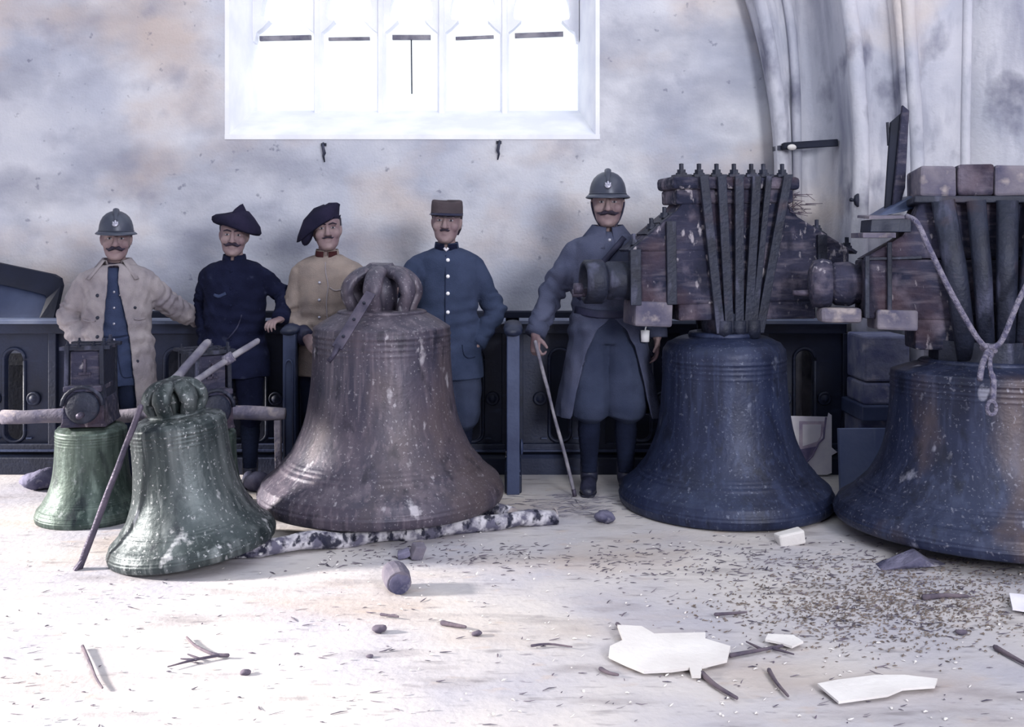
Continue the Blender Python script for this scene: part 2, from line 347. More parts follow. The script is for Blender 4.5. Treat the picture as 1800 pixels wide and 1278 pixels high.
# ------------------------------------------------------------ choir stall fronts
BY = 6.1
bay = .475
def slot_outline(hw, z0, z1, n=10):
    o = []
    for k in range(n+1): a = PI*k/n; o.append((hw*math.cos(a), z1-hw+hw*1.25*math.sin(a)))
    for k in range(n+1): a = PI + PI*k/n; o.append((hw*math.cos(a), z0+hw+hw*math.sin(a)))
    return o
def bay_mesh(width=bay, z0=.15, z1=.88, hw=.052, t=.035):
    ho = slot_outline(hw, .205, .76); mb = MB(); n = len(ho)
    out = []
    for k, (x, z) in enumerate(ho):
        if k <= 2: q = (width/2, z)
        elif k < 8: q = ((x/hw)*width/2*1.0, z1)
        elif k <= 13: q = (-width/2, z)
        elif k < 19: q = ((x/hw)*width/2, z0)
        else: q = (width/2, z)
        out.append(q)
    out[2] = (width/2, z1); out[8] = (-width/2, z1); out[13] = (-width/2, z0); out[19] = (width/2, z0)
    f0 = [Vector((x, 0, z)) for x, z in ho]; f1 = [Vector((x, 0, z)) for x, z in out]
    b0 = [Vector((x, t, z)) for x, z in ho]; b1 = [Vector((x, t, z)) for x, z in out]
    return mb.grid([f1, f0, b0, b1], closed=True).mesh('panel')
BM_panel = bay_mesh()
BM_mould = MB().tube([Vector((x*1.28, -.006, z + (.012 if z > .5 else -.008))) for x, z in slot_outline(.052, .205, .76)] + [Vector((.0666, -.006, .708))], .011, 6, caps=True).mesh('moulding', True)
rp = [(.001, -.03), (.018, -.03), (.024, -.018), (.03, -.018), (.036, -.022), (.043, -.016), (.045, .0)]
BM_ros = MB().lathe(rp, n=20, axis='y').mesh('rosette', True)
BM_stile = MB().box((0, -.008, .515), (.05, .06, .74)).mesh('stile')
BM_lit_ledge = MB().box((0, -.012, 0), (.035, .02, .008)).mesh('lit_ledge')
def stall(x0, x1, label, first):
    n = max(1, round((x1-x0)/bay)); r = root('choir_stall', ((x0+x1)/2, BY, 0), label, 'stall front', 'choir stall fronts along the back wall')
    L_ = x1-x0
    for k in range(n):
        cx = -L_/2 + (k+.5)*L_/n
        o = link('panel', BM_panel, M['oak'], r); o.location.x = cx; o.scale.x = L_/n/bay
        m_ = link('moulding', BM_mould, M['oak'], r); m_.location.x = cx
        for s in (-1, 1):
            q = link('rosette', BM_ros, M['oak'], r); q.location = (cx+s*.125, 0, .47)
            q = link('lit_ledge', BM_lit_ledge, M['oak_light'], r); q.location = (cx+s*.1, 0, .222)  # small bars in paler wood paint the lit top edges of the mouldings
    for k in range(n+1):
        q = link('stile', BM_stile, M['oak'], r, .005); q.location.x = -L_/2 + k*L_/n
    MB().box((0, .0, .915), (L_, .075, .07)).build('top_rail', M['oak'], r, bevel=.006)
    MB().prism([(-L_/2, -.07, .945), (-L_/2, -.07, .965), (-L_/2, -.05, .972), (-L_/2, .08, .972), (-L_/2, .08, .945)], (L_, 0, 0)).build('cap_rail', M['rail_lit'], r)
    MB().box((0, -.005, .165), (L_, .07, .05)).build('bottom_rail', M['oak'], r, bevel=.006)
    MB().prism([(-L_/2, -.05, .0), (-L_/2, -.05, .10), (-L_/2, -.03, .122), (-L_/2, .05, .122), (-L_/2, .05, 0)], (L_, 0, 0)).build('plinth', M['oak'], r)
    MB().box((0, -.045, .15), (L_, .014, .012)).build('bead', M['oak_light'], r)
    return r
stall(-3.9, -1.36, 'dark panelled choir stall front behind the leftmost helmeted soldier', 1)
stall(-1.29, -.04, 'dark panelled choir stall front behind the large bare-crowned bell', 0)
stall(.045, 2.1, 'dark panelled choir stall front behind the tallest soldier and the navy bell', 0)
def stall_end(px, y0, label, arch):
    x = (px-900)/F*y0; r = root('choir_stall_end', (x, y0, 0), label, 'stall end')
    d = BY-.06-y0
    MB().box((0, .03, .46), (.075, .06, .92)).build('post', M['oak_light'], r, bevel=.006)
    MB().box((0, d/2+.05, .46), (.05, d-.08, .80)).build('side_panel', M['oak'], r, bevel=.004)
    MB().box((.03, d/2+.05, .52), (.012, d-.22, .5)).build('raised_panel', M['oak'], r, bevel=.008)
    MB().box((0, d/2+.03, .055), (.10, d-.0, .11)).build('plinth', M['oak'], r, bevel=.01)
    MB().box((0, d/2+.05, .125), (.085, d-.02, .016)).build('bead', M['oak_light'], r)
    MB().tube([(0, -.02, .935), (0, .1, .95), (0, d*.5, .955), (0, d, .95)], [(.05, .022), (.058, .026), (.055, .024), (.05, .022)], 12).build('arm_cap', M['oak'], r, smooth=True)
    if arch:
        pts = [(-.024, -.004, .2), (-.024, -.004, .72)] + [(.024*math.cos(PI-PI*k/8), -.004, .72+.05*math.sin(PI*k/8)) for k in range(1, 9)] + [(.024, -.004, .2)]
        MB().tube(pts, .006, 6).build('arch_moulding', M['oak_light'], r, smooth=True)
    else:
        MB().ell((.05, .22, .23), (.012, .035, .05)).build('boss', M['oak_light'], r, smooth=True)
    return r
stall_end(508, 5.62, 'carved choir stall end under the beret soldier\'s resting hand', True)
stall_end(902, 5.56, 'choir stall end with a plain post, left of the soldier with the cane', False)

# leaning dark frame at the far left
r = root('slanted_desk', P(40, 560, 6.42) , 'dark slanted desk with a paler panel against the wall at far left', 'desk')
def toloc(o, q): return Vector(q) - Vector(o.location)
out = [P(-70, 446, 6.5), P(8, 463, 6.5), P(98, 482, 6.5), P(110, 489, 6.5), P(113, 502, 6.5), P(100, 560, 6.42), P(85, 640, 6.3), P(-90, 640, 6.3)]
inn = [P(-70, 486, 6.485), P(8, 499, 6.485), P(60, 511, 6.485), P(86, 518, 6.485), P(88, 524, 6.485), P(74, 562, 6.41), P(62, 620, 6.31), P(-90, 620, 6.31)]
m_ = MB(); n_ = len(out); dv = Vector((0, -.05, 0))
m_.grid([out, [q+dv for q in out], [q+dv for q in inn], inn], closed=True); m_.xf(Matrix.Translation(-r.location)); m_.build('frame', M['oak_dark'], r)
m_ = MB().prism([q + Vector((0, -.012, 0)) for q in inn], (0, .014, 0)); m_.xf(Matrix.Translation(-r.location)); m_.build('panel', M['oak_light'], r)

# ------------------------------------------------------------ right-hand furniture behind the bells
r = root('stone_pedestal', (2.20, 5.72, 0), 'pale stacked stone pedestal behind the rope-tied bell', 'pedestal')
MB().box((0, .1, .77), (.27, .3, .27)).build('block', M['stone_grey'], r, bevel=.015); MB().box((.0, .1, .565), (.275, .3, .13)).build('block', M['stone_grey'], r, bevel=.015)
MB().box((.02, .1, .455), (.36, .36, .09)).build('slab', M['oak_light'], r, bevel=.01); MB().box((.03, .14, .205), (.34, .28, .41)).build('base', M['stone_grey'], r, bevel=.01)
tag(MB().box((2.10, 5.60, .19), (.42, .03, .37), (R(-5), 0, R(2))).build('painted_board', M['board'], bevel=.003), 'grey-blue painted board standing beside the torn poster', 'board')
r = root('torn_poster', (1.86, 6.0, .2), 'white torn poster with a faded framed print between two bells', 'poster')
x0, x1 = (1385-900)/F*6.0, (1462-900)/F*6.0
out = [(x0, .0), (x1-.03, .0), (x1, .01), (x1, .12), (x1+.035, .14), (x1, .17), (x1, .37), (x1-.02, .385), (x1-.025, .36), (x0, .365)]
MB().prism([(q-1.86, 0, z-.2+.012) for q, z in out], (0, .004, 0)).build('sheet', M['paper'], r)
tri = [(x0+.07, .06), (x0+.13, .11), (x0+.19, .2), (x0+.225, .3), (x0+.225, .345), (x0+.07, .345)]
MB().prism([(q-1.86, -.004, z-.2) for q, z in tri], (0, .003, 0)).build('printed_border', M['poster_print'], r)
tri = [(x0+.09, .19), (x0+.18, .22), (x0+.2, .25), (x0+.205, .325), (x0+.09, .325)]
MB().prism([(q-1.86, -.006, z-.2) for q, z in tri], (0, .002, 0)).build('printed_picture', M['paper'], r)
tri = [(x0+.07, .06), (x0+.13, .11), (x0+.18, .19), (x0+.07, .17)]
MB().prism([(q-1.86, -.007, z-.2) for q, z in tri], (0, .002, 0)).build('printed_band', M['poster_dark'], r)
tear = [(x0+.03, .02), (x0+.1, .075), (x0+.15, .13), (x0+.19, .21), (x0+.22, .24), (x0+.225, .3), (x0+.235, .37)]
MB().tube([(q-1.86, -.006, z-.2) for q, z in tear], .006, 6).build('torn_edge', M['poster_dark'], r)

# things fixed to the walls
r = root('timber_stub', P(1425, 254, 6.3), 'charred timber stub jutting from the pier above the navy bell', 'timber')
m_ = MB().bar(P(1376, 257, 6.3)-r.location, P(1471, 251, 6.3)-r.location, .06, .045); m_.v = [q + Vector((random.uniform(-.004,.004),)*3) for q in m_.v]
m_.build('beam', M['oak_dark'], r, bevel=.006); MB().ell(P(1392, 259, 6.25)-r.location, (.03, .02, .02)).build('plaster_lump', M['paleplaster'], r, smooth=True)
MB().bar(P(1372, 260, 6.33)-r.location, P(1362, 262, 6.5)-r.location, .03, .03).build('bracket', M['iron'], r)
r = root('iron_wall_disc', P(1507, 352, 5.98), 'dark round iron disc fixed on the pale pier edge', 'iron fitting')  # protruding metal disc of unknown use
MB().lathe([(.001, -.02), (.03, -.016), (.042, 0), (.04, .01), (.001, .012)], n=20, axis='x').xf(Euler((0, 0, R(-30))).to_matrix().to_4x4()).build('disc', M['iron'], r, smooth=True)
MB().tube([(0, 0, 0), (-.035, -.02, .0), (-.05, -.03, .002)], [.01, .01, .013], 8).build('stem', M['iron'], r, smooth=True); MB().tube([(0, 0, 0), (.03, .09, 0)], .01, 8).build('spike', M['iron'], r)
for px, py, s, lab in ((568, 262, 1, 'rusty hook on the wall left below the window sill'), (878, 258, -1, 'rusty hook on the wall right below the window sill')):
    r = root('wall_hook', P(px, py, WY-.01), lab, 'hook', 'hooks below the window')
    MB().tube([(0, .01, .04), (0, -.02, .03), (s*.006, -.025, 0), (s*.012, -.02, -.03), (s*.004, -.01, -.05), (.012*s, -.008, -.09)], [.008, .009, .01, .012, .008, .004], 6).build('hook', M['iron'], r, smooth=True)
    MB().box((s*.004, .002, .03), (.035, .012, .02)).build('plate', M['iron'], r)

# ------------------------------------------------------------ bells
def bell_profile(r_lip, r_sh, zs_, r_pl, zp, dome):
    t = [0, .018, .05, .11, .155, .204, .26, .323, .455, .62, .78, .9, 1]; g = [.965, .995, 1, .925, .77, .60, .455, .34, .165, .065, .02, .004, 0]
    ts = np.linspace(0, 1, 150); sp = np.array(spline(list(zip(t, g)), 16)); gg = np.interp(ts, sp[:, 0], sp[:, 1]); pr = []
    for a, q in zip(ts, gg):
        b = 0
        for c_, w_, h_ in ((.052, .006, .007), (.075, .005, .005), (.118, .006, .007), (.134, .004, .004), (.212, .008, .010), (.235, .006, .008), (.255, .004, .005), (.865, .005, .004), (.90, .005, .005), (.93, .005, .005), (.96, .008, .008)):
            b += h_ * math.exp(-((a-c_)/w_)**2)
        pr.append((r_sh + (r_lip-r_sh)*q + b*r_lip*1.1, a*zs_))
    for k in range(1, 9):
        a = k/8
        if dome: r_ = r_sh + (r_pl-r_sh)*(1-math.cos(a*PI/2)); z_ = zs_ + (zp-zs_)*math.sin(a*PI/2)*.96 + .004*math.sin(a*20)
        else: r_ = r_sh + (r_pl-r_sh)*a; z_ = zs_ + (zp-zs_)*(.85*a+.15*math.sin(a*PI/2))
        pr.append((r_, z_))
    inner = [(r_*(.86 if z_ > zs_*.15 else .86+.10*(1-z_/(zs_*.15))), z_*.97+.002) for r_, z_ in pr[:150:6]][::-1]
    return pr + [(.001, zp)] + [(.001, zs_*.98)] + inner
def bell_body(rt, m, *a):
    pr = bell_profile(*a); mb = MB().lathe(pr, n=112, close=True)
    return mb.build('bell_body', m, rt, smooth=True)
def crown(rt, m, zp, rad, h, n, thick, a0=0, knob=True, rp=None):
    MB().lathe([(.001, zp-.01), (rp, zp-.01), (rp*1.02, zp+.006), (rp*.97, zp+.014), (.001, zp+.016)], n=48).build('crown_plate', m, rt, smooth=True)
    for k in range(n):
        a = a0 + 2*PI*k/n; e = Vector((math.cos(a), math.sin(a), 0)); z = Vector((0, 0, 1))
        pts = [e*rad*.80+z*zp, e*rad*.86+z*(zp+h*.2), e*rad*1.0+z*(zp+h*.45), e*rad*.92+z*(zp+h*.72), e*rad*.6+z*(zp+h*.93), e*rad*.15+z*(zp+h*.98)]
        pts = spline(pts, 4); sd_ = e.cross(z)
        MB().tube(pts, [(thick*(1.25 if i > 8 else 1.0), thick*.85) for i in range(len(pts))], 12, ref=sd_).build('crown_loop', m, rt, smooth=True)
    MB().tube([(0, 0, zp), (0, 0, zp+h*.95)], rad*.42, 14).build('crown_core', m, rt, smooth=True)
    if knob:
        wobble(MB().tube([(0, 0, zp+h*.9), (0, 0, zp+h*1.05), (0, 0, zp+h*1.16)], [rad*.5, rad*.46, rad*.34], 7), .008, 30).build('crown_knob', m, rt)
def bolt(par, p, s=1.0, m=None, name='bolt'):
    p = Vector(p)
    return MB().lathe([(.032*s, 0), (.032*s, .012*s), (.024*s, .012*s), (.024*s, .03*s), (.013*s, .03*s), (.013*s, .062*s), (.001, .064*s)], c=p, n=6).build(name, m or M['iron'], par)

# --- big bell with bare crown
b2 = root('bell', (-.698, 5.2, .085), 'large brown bronze bell with bare looped crown, raised on a birch log', 'bell', 'bronze church bells')
bell_body(b2, M['bell2'], .652, .365, .915, .24, .99, False)
crown(b2, M['bell2'], .99, .19, .225, 6, .041, R(22), True, .235)
# strap iron leaning on it
r = root('strap_iron', (-.83, 4.85, .95), 'flat iron strap leaning across the large bell\'s shoulder', 'iron strap')
a = P(652, 515, 4.97)-r.location; b = P(592, 612, 4.72)-r.location; c_ = P(577, 636, 4.70)-r.location
fl_ = MB().bar(a, b, .056, .014, ref=(0, -1, .5)); fl_.build('strap', M['iron_bar'], r, bevel=.003)
MB().tube([b-(b-a)*.04, b*.5+c_*.5+Vector((.006, 0, 0)), c_], [.02, .013, .014], 8).build('hooked_tip', M['iron_bar'], r, smooth=True)
for t in (.2, .5, .8):
    q = a.lerp(b, t) + Vector((0, -.012, .004)); MB().ell(q, .008).build('rivet', M['iron'], r, smooth=True)
# --- tilted bell in front
b1 = root('bell', (-1.48, 4.5, .04), 'tilted greenish limed bell with lobed crown beside the iron bar', 'bell', 'bronze church bells', rot=(R(1), R(-7), 0))
bell_body(b1, M['bell1'], .376, .215, .575, .125, .615, True)
crown(b1, M['bell1'], .615, .118, .145, 6, .036, R(20), True, .125)
# --- left rear bell
def end_headstock(rt, z0, sc, rot, m=M['beam']):
    h = bpy.data.objects.new('headstock', None); COL.objects.link(h); h.parent = rt; h.location = (0, 0, z0); h.rotation_euler = (0, 0, rot); h.scale = (sc,)*3
    arc = [(-.115, 0), (-.105, .03), (-.1, .11)] + [(-.1*math.cos(PI*k/10), .11+.095*math.sin(PI*k/10)) for k in range(1, 10)] + [(.1, .11), (.105, .03), (.115, 0)]
    MB().prism([(x, -.15, z) for x, z in arc], (0, .3, 0)).build('block', m, h, bevel=.006)
    MB().tube([(x*1.0, -.16, z+.006) for x, z in arc[2:-2]], .011, 8).build('iron_band', M['iron'], h, smooth=True)
    MB().lathe([(.001, -.02), (.07, -.02), (.083, -.012), (.085, .02)], c=(0, -.155, .105), n=32, axis='y').build('round_end', M['iron'], h, smooth=True)
    MB().tube([(0, -.15, .07), (0, -.22, .07)], .016, 12).build('gudgeon_pin', M['iron_bar'], h, smooth=True)
    MB().box((0, .0, .29), (.15, .22, .2)).build('upper_block', m, h, bevel=.006)
    for s in (-1, 1):
        for y in (-.125, .125): MB().bar((s*.092, y, .05), (s*.085, y, .42), .02, .02).build('side_rod', M['iron'], h)
        MB().box((s*.087, 0, .25), (.012, .2, .3)).build('side_strap', M['iron'], h)
    for k in range(3): MB().bar((-.125, -.1+.1*k, .405+.004*k), (.125, -.1+.1*k, .41), .05, .018).build('top_plate', M['iron'], h)
    MB().box((0, -.05, .2), (.19, .23, .03)).build('saddle', m, h, bevel=.006)
    for x, y in ((-.09, -.1), (-.03, -.12), (.04, -.1), (.09, -.1), (.07, .1), (-.09, .1)): bolt(h, (x, y, .413), .45 if x < .05 else .7)
    MB().bar((-.0, -.118, .27), (.0, -.118, .35), .01, .012).build('hanging_bolt', M['iron_bar'], h); MB().bar((-.03, -.118, .275), (.03, -.118, .275), .01, .012).build('hanging_bolt', M['iron_bar'], h)
    return h
b0 = root('bell', (-2.235, 5.14, 0), 'small green bell at far left with a headstock on top', 'bell', 'bronze church bells')
bell_body(b0, M['bell0'], .275, .178, .455, .1, .49, True)
MB().lathe([(.001, .48), (.1, .48), (.1, .50), (.001, .5)], n=32).build('crown_plate', M['bell0'], b0)
end_headstock(b0, .495, 1.0, R(8))
bh = root('bell', (-1.66, 5.22, 0), 'small dark bell half hidden behind the tilted bell, headstock on top', 'bell', 'bronze church bells')
bell_body(bh, M['bell0'], .26, .165, .42, .1, .455, True)
h = end_headstock(bh, .46, 1.0, R(38))
# carrying beam over the small bells
r = root('timber_pole', P(260, 735, 5.46)*1, 'rough horizontal timber running behind the two small bells', 'beam')
p0 = P(8, 733, 5.46)-r.location; p1 = P(500, 727, 5.46)-r.location
pts = [p0.lerp(p1, k/14) for k in range(15)]
wobble(MB().tube(pts, [.04]*13+[.042, .034], 10), .006, 9).build('timber', M['beam_pale'], r, smooth=True)
q = P(488, 738, 5.46)-r.location; MB().bar(q, (q.x+.01, q.y, -r.location.z), .035, .035).build('leg', M['beam_pale'], r, bevel=.003)
# iron bar and two wooden poles
def pole(name, a, b, r0, r1, m, label, cat, parts=True):
    a = Vector(a); b = Vector(b); r = root(name, a, label, cat); d = b-a
    pts = [d*t for t in np.linspace(0, 1, 9)]
    wobble(MB().tube(pts, [r0+(r1-r0)*t for t in np.linspace(0, 1, 9)], 8, rnd=True), r0*.1, 30, len(label)).build('shaft', m, r, smooth=True); return r, d
r, d = pole('crowbar', G(139, 1000), P(247, 716, 4.28), .015, .014, M['iron_bar'], 'long iron crowbar leaning against the tilted bell', 'crowbar')
MB().bar(Vector((-.012, -.02, 0)), d*.06, .03, .012).build('chisel_tip', M['iron_bar'], r, bevel=.002)
r, d = pole('lever_pole', P(300, 676, 4.66), P(364, 603, 4.98), .024, .02, M['pole'], 'shorter wooden lever pole behind the tilted bell\'s crown', 'pole')
r, d = pole('lever_pole', P(322, 683, 4.66), P(452, 599, 5.0), .017, .016, M['pole'], 'longer wooden lever pole slanting up toward the beret soldier\'s hand', 'pole')
q = d*.6; MB().tube([q+Vector((-.02, 0, -.01)), q+Vector((.02, 0, .015))], .028, 10).build('rope_lashing', M['rope'], r, smooth=True)

# --- navy bell with headstock
b3 = root('bell', (1.19, 5.4, .01), 'dark navy bell with a bolted timber headstock beside the cane-holding soldier', 'bell', 'bronze church bells', rot=(0, R(-.6), 0))
bell_body(b3, M['bell3'], .588, .338, .83, .18, .925, True)
MB().lathe([(.001, .915), (.19, .915), (.195, .93), (.188, .945), (.001, .945)], n=48).build('crown_plate', M['bell3'], b3, smooth=True)
def big_headstock(rt, y0, dx, rot, scx, flip=False, discr=.125, pal=M['beam']):
    h = bpy.data.objects.new('headstock', None); COL.objects.link(h); h.parent = rt; h.location = (dx, y0, 0); h.rotation_euler = (0, 0, rot); h.scale = (scx, scx, 1)
    def b_(x0, x1, z0, z1, d, name, m=None, bev=.012): return wobble(MB().box(((x0+x1)/2, 0, (z0+z1)/2), (x1-x0, d, z1-z0)), .004, 9, int(abs(x0*100))).build(name, m or pal, h, bevel=bev)
    b_(-.54, .66, 1.11, 1.40, .26, 'main_beam'); b_(-.33, .46, 1.02, 1.12, .24, 'belly_beam')
    pr = [(-.60, 1.40), (-.33, 1.62), (-.3, 1.66), (.3, 1.66), (.36, 1.58), (.70, 1.38)]
    MB().prism([(x, -.125, z) for x, z in pr], (0, .25, 0)).build('saddle_beam', pal, h, bevel=.012)
    b_(-.34, .33, 1.65, 1.73, .27, 'upper_beam'); b_(-.365, .365, 1.73, 1.80, .31, 'cap_beam', None, .02)
    return h
def strap(h, a, b, w_, m=M['iron'], t=.022, name='strap'):
    return MB().bar(a, b, w_, t, ref=(0, -1, 0)).build(name, m, h, bevel=.004)
h3 = big_headstock(b3, 0, .03, R(9), 1.0)
for xt, xb in ((-.20, -.105), (-.10, -.055), (.00, .0), (.10, .05), (.17, .08), (.28, .115)):
    strap(h3, (xt, -.172, 1.80), (xb, -.15, .95), .05 if xt != .17 else .035)
    strap(h3, (xt, .172, 1.80), (xb, .15, .95), .05)
for k, xb in enumerate((-.08, 0, .08)): MB().tube([(xb, -.13, .93), (xb, -.15, 1.02)], [.05, .04], 10).build('strap_eye', M['iron'], h3, smooth=True)
wobble(MB().tube([(0, 0, .93), (0, 0, 1.06)], [.15, .16], 14), .01, 18).build('crown_core', M['iron'], h3)
for x in (-.30, -.20, -.10, .0, .10, .17, .28): 
    MB().box((x, -.1, 1.805), (.085, .09, .014)).build('washer_plate', M['iron'], h3); bolt(h3, (x, -.1, 1.81), 1.0)
for x, z in ((-.385, 1.575), (-.46, 1.515), (-.56, 1.43), (.5, 1.50), (.68, 1.40)):
    MB().box((x, 0, z), (.09, .2, .016), (0, R(-38 if x < 0 else 32), 0)).build('washer_plate', M['iron'], h3); bolt(h3, (x, -.06, z+.005), .95)
strap(h3, (-.575, -.14, 1.41), (-.575, -.14, 1.11), .06); strap(h3, (-.375, -.14, 1.56), (-.375, -.14, 1.11), .055); strap(h3, (.49, -.14, 1.48), (.49, -.14, 1.10), .055)
MB().box((-.475, -.02, 1.06), (.21, .25, .135), (0, R(3), 0)).build('packing_block', M['beam_pale'], h3, bevel=.015)
MB().lathe([(.001, -.20), (.088, -.20), (.105, -.17), (.105, 0), (.09, .03), (.001, .03)], c=(-.52, 0, 1.24), n=28, axis='x').build('axle_shoulder', M['iron'], h3, smooth=True)
MB().lathe([(.001, .02), (.085, .02), (.09, -.025), (.108, -.03), (.12, -.02), (.122, .07), (.11, .085), (.001, .085)], c=(-.80, -.0, 1.235), n=36, axis='x').build('gudgeon_disc', M['iron'], h3, smooth=True)
MB().tube([(-.89, 0, 1.175), (-.78, 0, 1.175)], .022, 12).build('gudgeon_pin', M['iron_bar'], h3, smooth=True)
MB().tube([(-.885, -.02, 1.20), (-.84, -.02, 1.20)], .03, 12).build('bearing_ring', M['iron_bar'], h3, smooth=True)
m_ = MB()
for k in range(46):
    a = Vector((random.uniform(.29, .40), random.uniform(-.16, .05), random.uniform(1.60, 1.72))); m_.tube([a, a + Vector((random.uniform(-.01, .10), random.uniform(-.07, .03), random.uniform(-.05, .05)))], [.0035, .0015], 4)
tuft = m_.build('straw_tuft', M['twig'], h3); tuft['kind'] = 'stuff'

# --- rope-tied bell at the right edge
b4 = root('bell', (2.355, 4.8, .055), 'navy and brown bell at the right edge, tied with a rope', 'bell', 'bronze church bells', rot=(R(-2.2), 0, R(-20)))
bell_body(b4, M['bell4'], .722, .445, .75, .30, .80, False)
MB().lathe([(.001, .79), (.31, .79), (.315, .80), (.30, .812), (.001, .812)], n=48).build('crown_plate', M['bell4'], b4, smooth=True)
h4 = bpy.data.objects.new('headstock', None); COL.objects.link(h4); h4.parent = b4; h4.rotation_euler = (0, 0, R(8))
def hb(x0, x1, z0, z1, d, name, m=None, y=0, bev=.012): return wobble(MB().box(((x0+x1)/2, y, (z0+z1)/2), (x1-x0, d, z1-z0)), .004, 9, int(abs(x0*100))).build(name, m or M['beam'], h4, bevel=bev)
hb(-.60, .66, 1.01, 1.31, .30, 'main_beam'); hb(-.36, .40, .86, 1.02, .28, 'belly_beam')
MB().prism([(x, -.145, z) for x, z in [(-.60, 1.31), (-.42, 1.42), (-.36, 1.52), (-.33, 1.60), (.4, 1.60), (.46, 1.5), (.66, 1.31)]], (0, .29, 0)).build('saddle_beam', M['beam'], h4, bevel=.012)
for i, (x0, x1) in enumerate(((-.34, -.17), (-.17, .0), (.0, .19), (.19, .42))): hb(x0, x1, 1.615, 1.765+.01*(i % 2), .36, 'cap_block', (M['beam_pale'], M['beam'])[i % 2], bev=.014)
hb(-.37, .42, 1.58, 1.615, .38, 'cap_beam', M['iron'], bev=.006)
for xt, xb, w_ in ((-.24, -.13, .11), (-.09, -.04, .09), (.05, .04, .10), (.2, .12, .12), (.33, .19, .08)):
    MB().tube([(xt, -.20, 1.59), ((xt+xb)/2, -.205, 1.25), (xb, -.19, .82)], [(w_*.5, .03), (w_*.5, .035), (w_*.42, .03)], 10, ref=(1, 0, 0)).build('strap', M['iron'], h4, smooth=True)
strap(h4, (-.48, -.16, 1.39), (-.48, -.16, 1.01), .022); strap(h4, (-.585, -.16, 1.32), (-.585, -.16, 1.01), .022)
MB().bar((-.6, -.155, 1.305), (-.33, -.155, 1.315), .012, .012).build('seam', M['iron'], h4)
hb(-.54, -.35, .955, 1.055, .3, 'packing_block', M['beam_pale'], y=-.03, bev=.012); hb(-.80, -.60, .985, 1.06, .24, 'packing_block', M['beam_pale'], y=-.02, bev=.02)
MB().lathe([(.001, -.13), (.085, -.13), (.11, -.10), (.115, -.03), (.1, 0), (.105, .03), (.001, .03)], c=(-.62, 0, 1.18), n=28, axis='x').build('axle_shoulder', M['beam'], h4, smooth=True)
MB().lathe([(.001, -.05), (.07, -.05), (.12, -.03), (.13, .02), (.12, .06), (.001, .06)], c=(-.80, 0, 1.18), n=36, axis='x').build('gudgeon_disc', M['beam'], h4, smooth=True)
MB().tube([(-.93, -.02, 1.13), (-.82, -.02, 1.13)], [.014, .02], 10).build('gudgeon_pin', M['iron_bar'], h4, smooth=True)
wobble(MB().tube([(0, 0, .79), (0, 0, .9)], [.26, .25], 14), .012, 14).build('crown_core', M['iron'], h4)
# rope round the headstock
r = root('rope', P(1735, 612, 4.5), 'knotted grey rope slung down the front of the right-edge headstock', 'rope')
L = lambda *q: P(*q)-r.location
MB().tube([Vector(q) for q in spline([L(1594, 380, 4.60), L(1612, 392, 4.52), L(1635, 440, 4.47), L(1672, 515, 4.45), L(1715, 590, 4.44), L(1735, 612, 4.44)], 5)], .013, 8).build('rope_length', M['rope'], r, smooth=True)
MB().tube([Vector(q) for q in spline([L(1735, 612, 4.44), L(1760, 600, 4.44), L(1790, 530, 4.45), L(1830, 450, 4.48), L(1860, 385, 4.6)], 5)], .013, 8).build('rope_length', M['rope'], r, smooth=True)
for k, (dx, dz, s) in enumerate(((-.008, .004, .026), (.016, -.004, .024), (.004, -.02, .024))): MB().ell((dx, -.012, dz), (s*1.2, s, s*.8), (0, R(35*k), 0)).build('knot', M['rope'], r, smooth=True)
MB().tube([Vector(q) for q in spline([L(1737, 615, 4.44), L(1727, 640, 4.32), L(1722, 668, 4.27)], 5)], .013, 8).build('rope_end', M['rope'], r, smooth=True)
MB().tube([Vector(q) for q in spline([L(1741, 616, 4.44), L(1740, 645, 4.31), L(1746, 670, 4.27), L(1745, 705, 4.25)], 5)], [.011]*8+[.014]*8, 8).build('rope_end', M['rope'], r, smooth=True)
c_ = L(1743, 717, 4.24); MB().tube([c_+Vector((.02*math.cos(a), 0, .03*math.sin(a))) for a in np.linspace(0, 2*PI, 16)], .009, 8).build('eye_loop', M['rope'], r, smooth=True)
# boards and box on the left shoulder of that headstock
r = root('leaning_boards', P(1570, 372, 5.0), 'dark bent boards standing upright on the right-edge headstock', 'boards')
L = lambda *q: P(*q)-r.location
MB().prism([L(1556, 366, 5.0), L(1566, 215, 5.04), L(1588, 196, 5.04), L(1572, 362, 5.0)], (0, .02, 0)).build('board', M['oak_dark'], r, bevel=.003)
MB().prism([L(1570, 362, 4.97), L(1587, 184, 5.02), L(1599, 194, 5.02), L(1592, 330, 4.97), L(1583, 360, 4.97)], (0, .025, 0)).build('board', M['beam'], r, bevel=.006)
MB().tube([L(1560, 215, 5.05), L(1562, 256, 5.05)], .008, 6).build('hinge_pin', M['iron'], r)
MB().prism([L(1535, 384, 4.9), L(1600, 345, 4.95), L(1660, 335, 4.95), L(1660, 352, 4.95), L(1590, 372, 4.9)], (0, .16, 0)).build('cloth_cover', M['oak_light'], r, bevel=.01)
r = root('wooden_box', P(1560, 408, 4.78), 'pale-topped flat wooden box on the left shoulder of the right-edge headstock', 'box')
L = lambda *q: P(*q)-r.location
MB().prism([L(1530, 408, 4.78), L(1532, 386, 4.78), L(1602, 384, 4.78), L(1602, 408, 4.78)], (.02, .2, 0)).build('body', M['oak'], r, bevel=.003)
MB().prism([L(1527, 385, 4.77), L(1528, 380, 4.77), L(1603, 379, 4.77), L(1603, 384, 4.77)], (.02, .22, .012)).build('lid', M['beam_pale'], r, bevel=.002)
MB().prism([L(1517, 418, 4.77), L(1517, 409, 4.77), L(1575, 409, 4.77), L(1575, 418, 4.77)], (.01, .2, 0)).build('base_board', M['beam_pale'], r, bevel=.002)

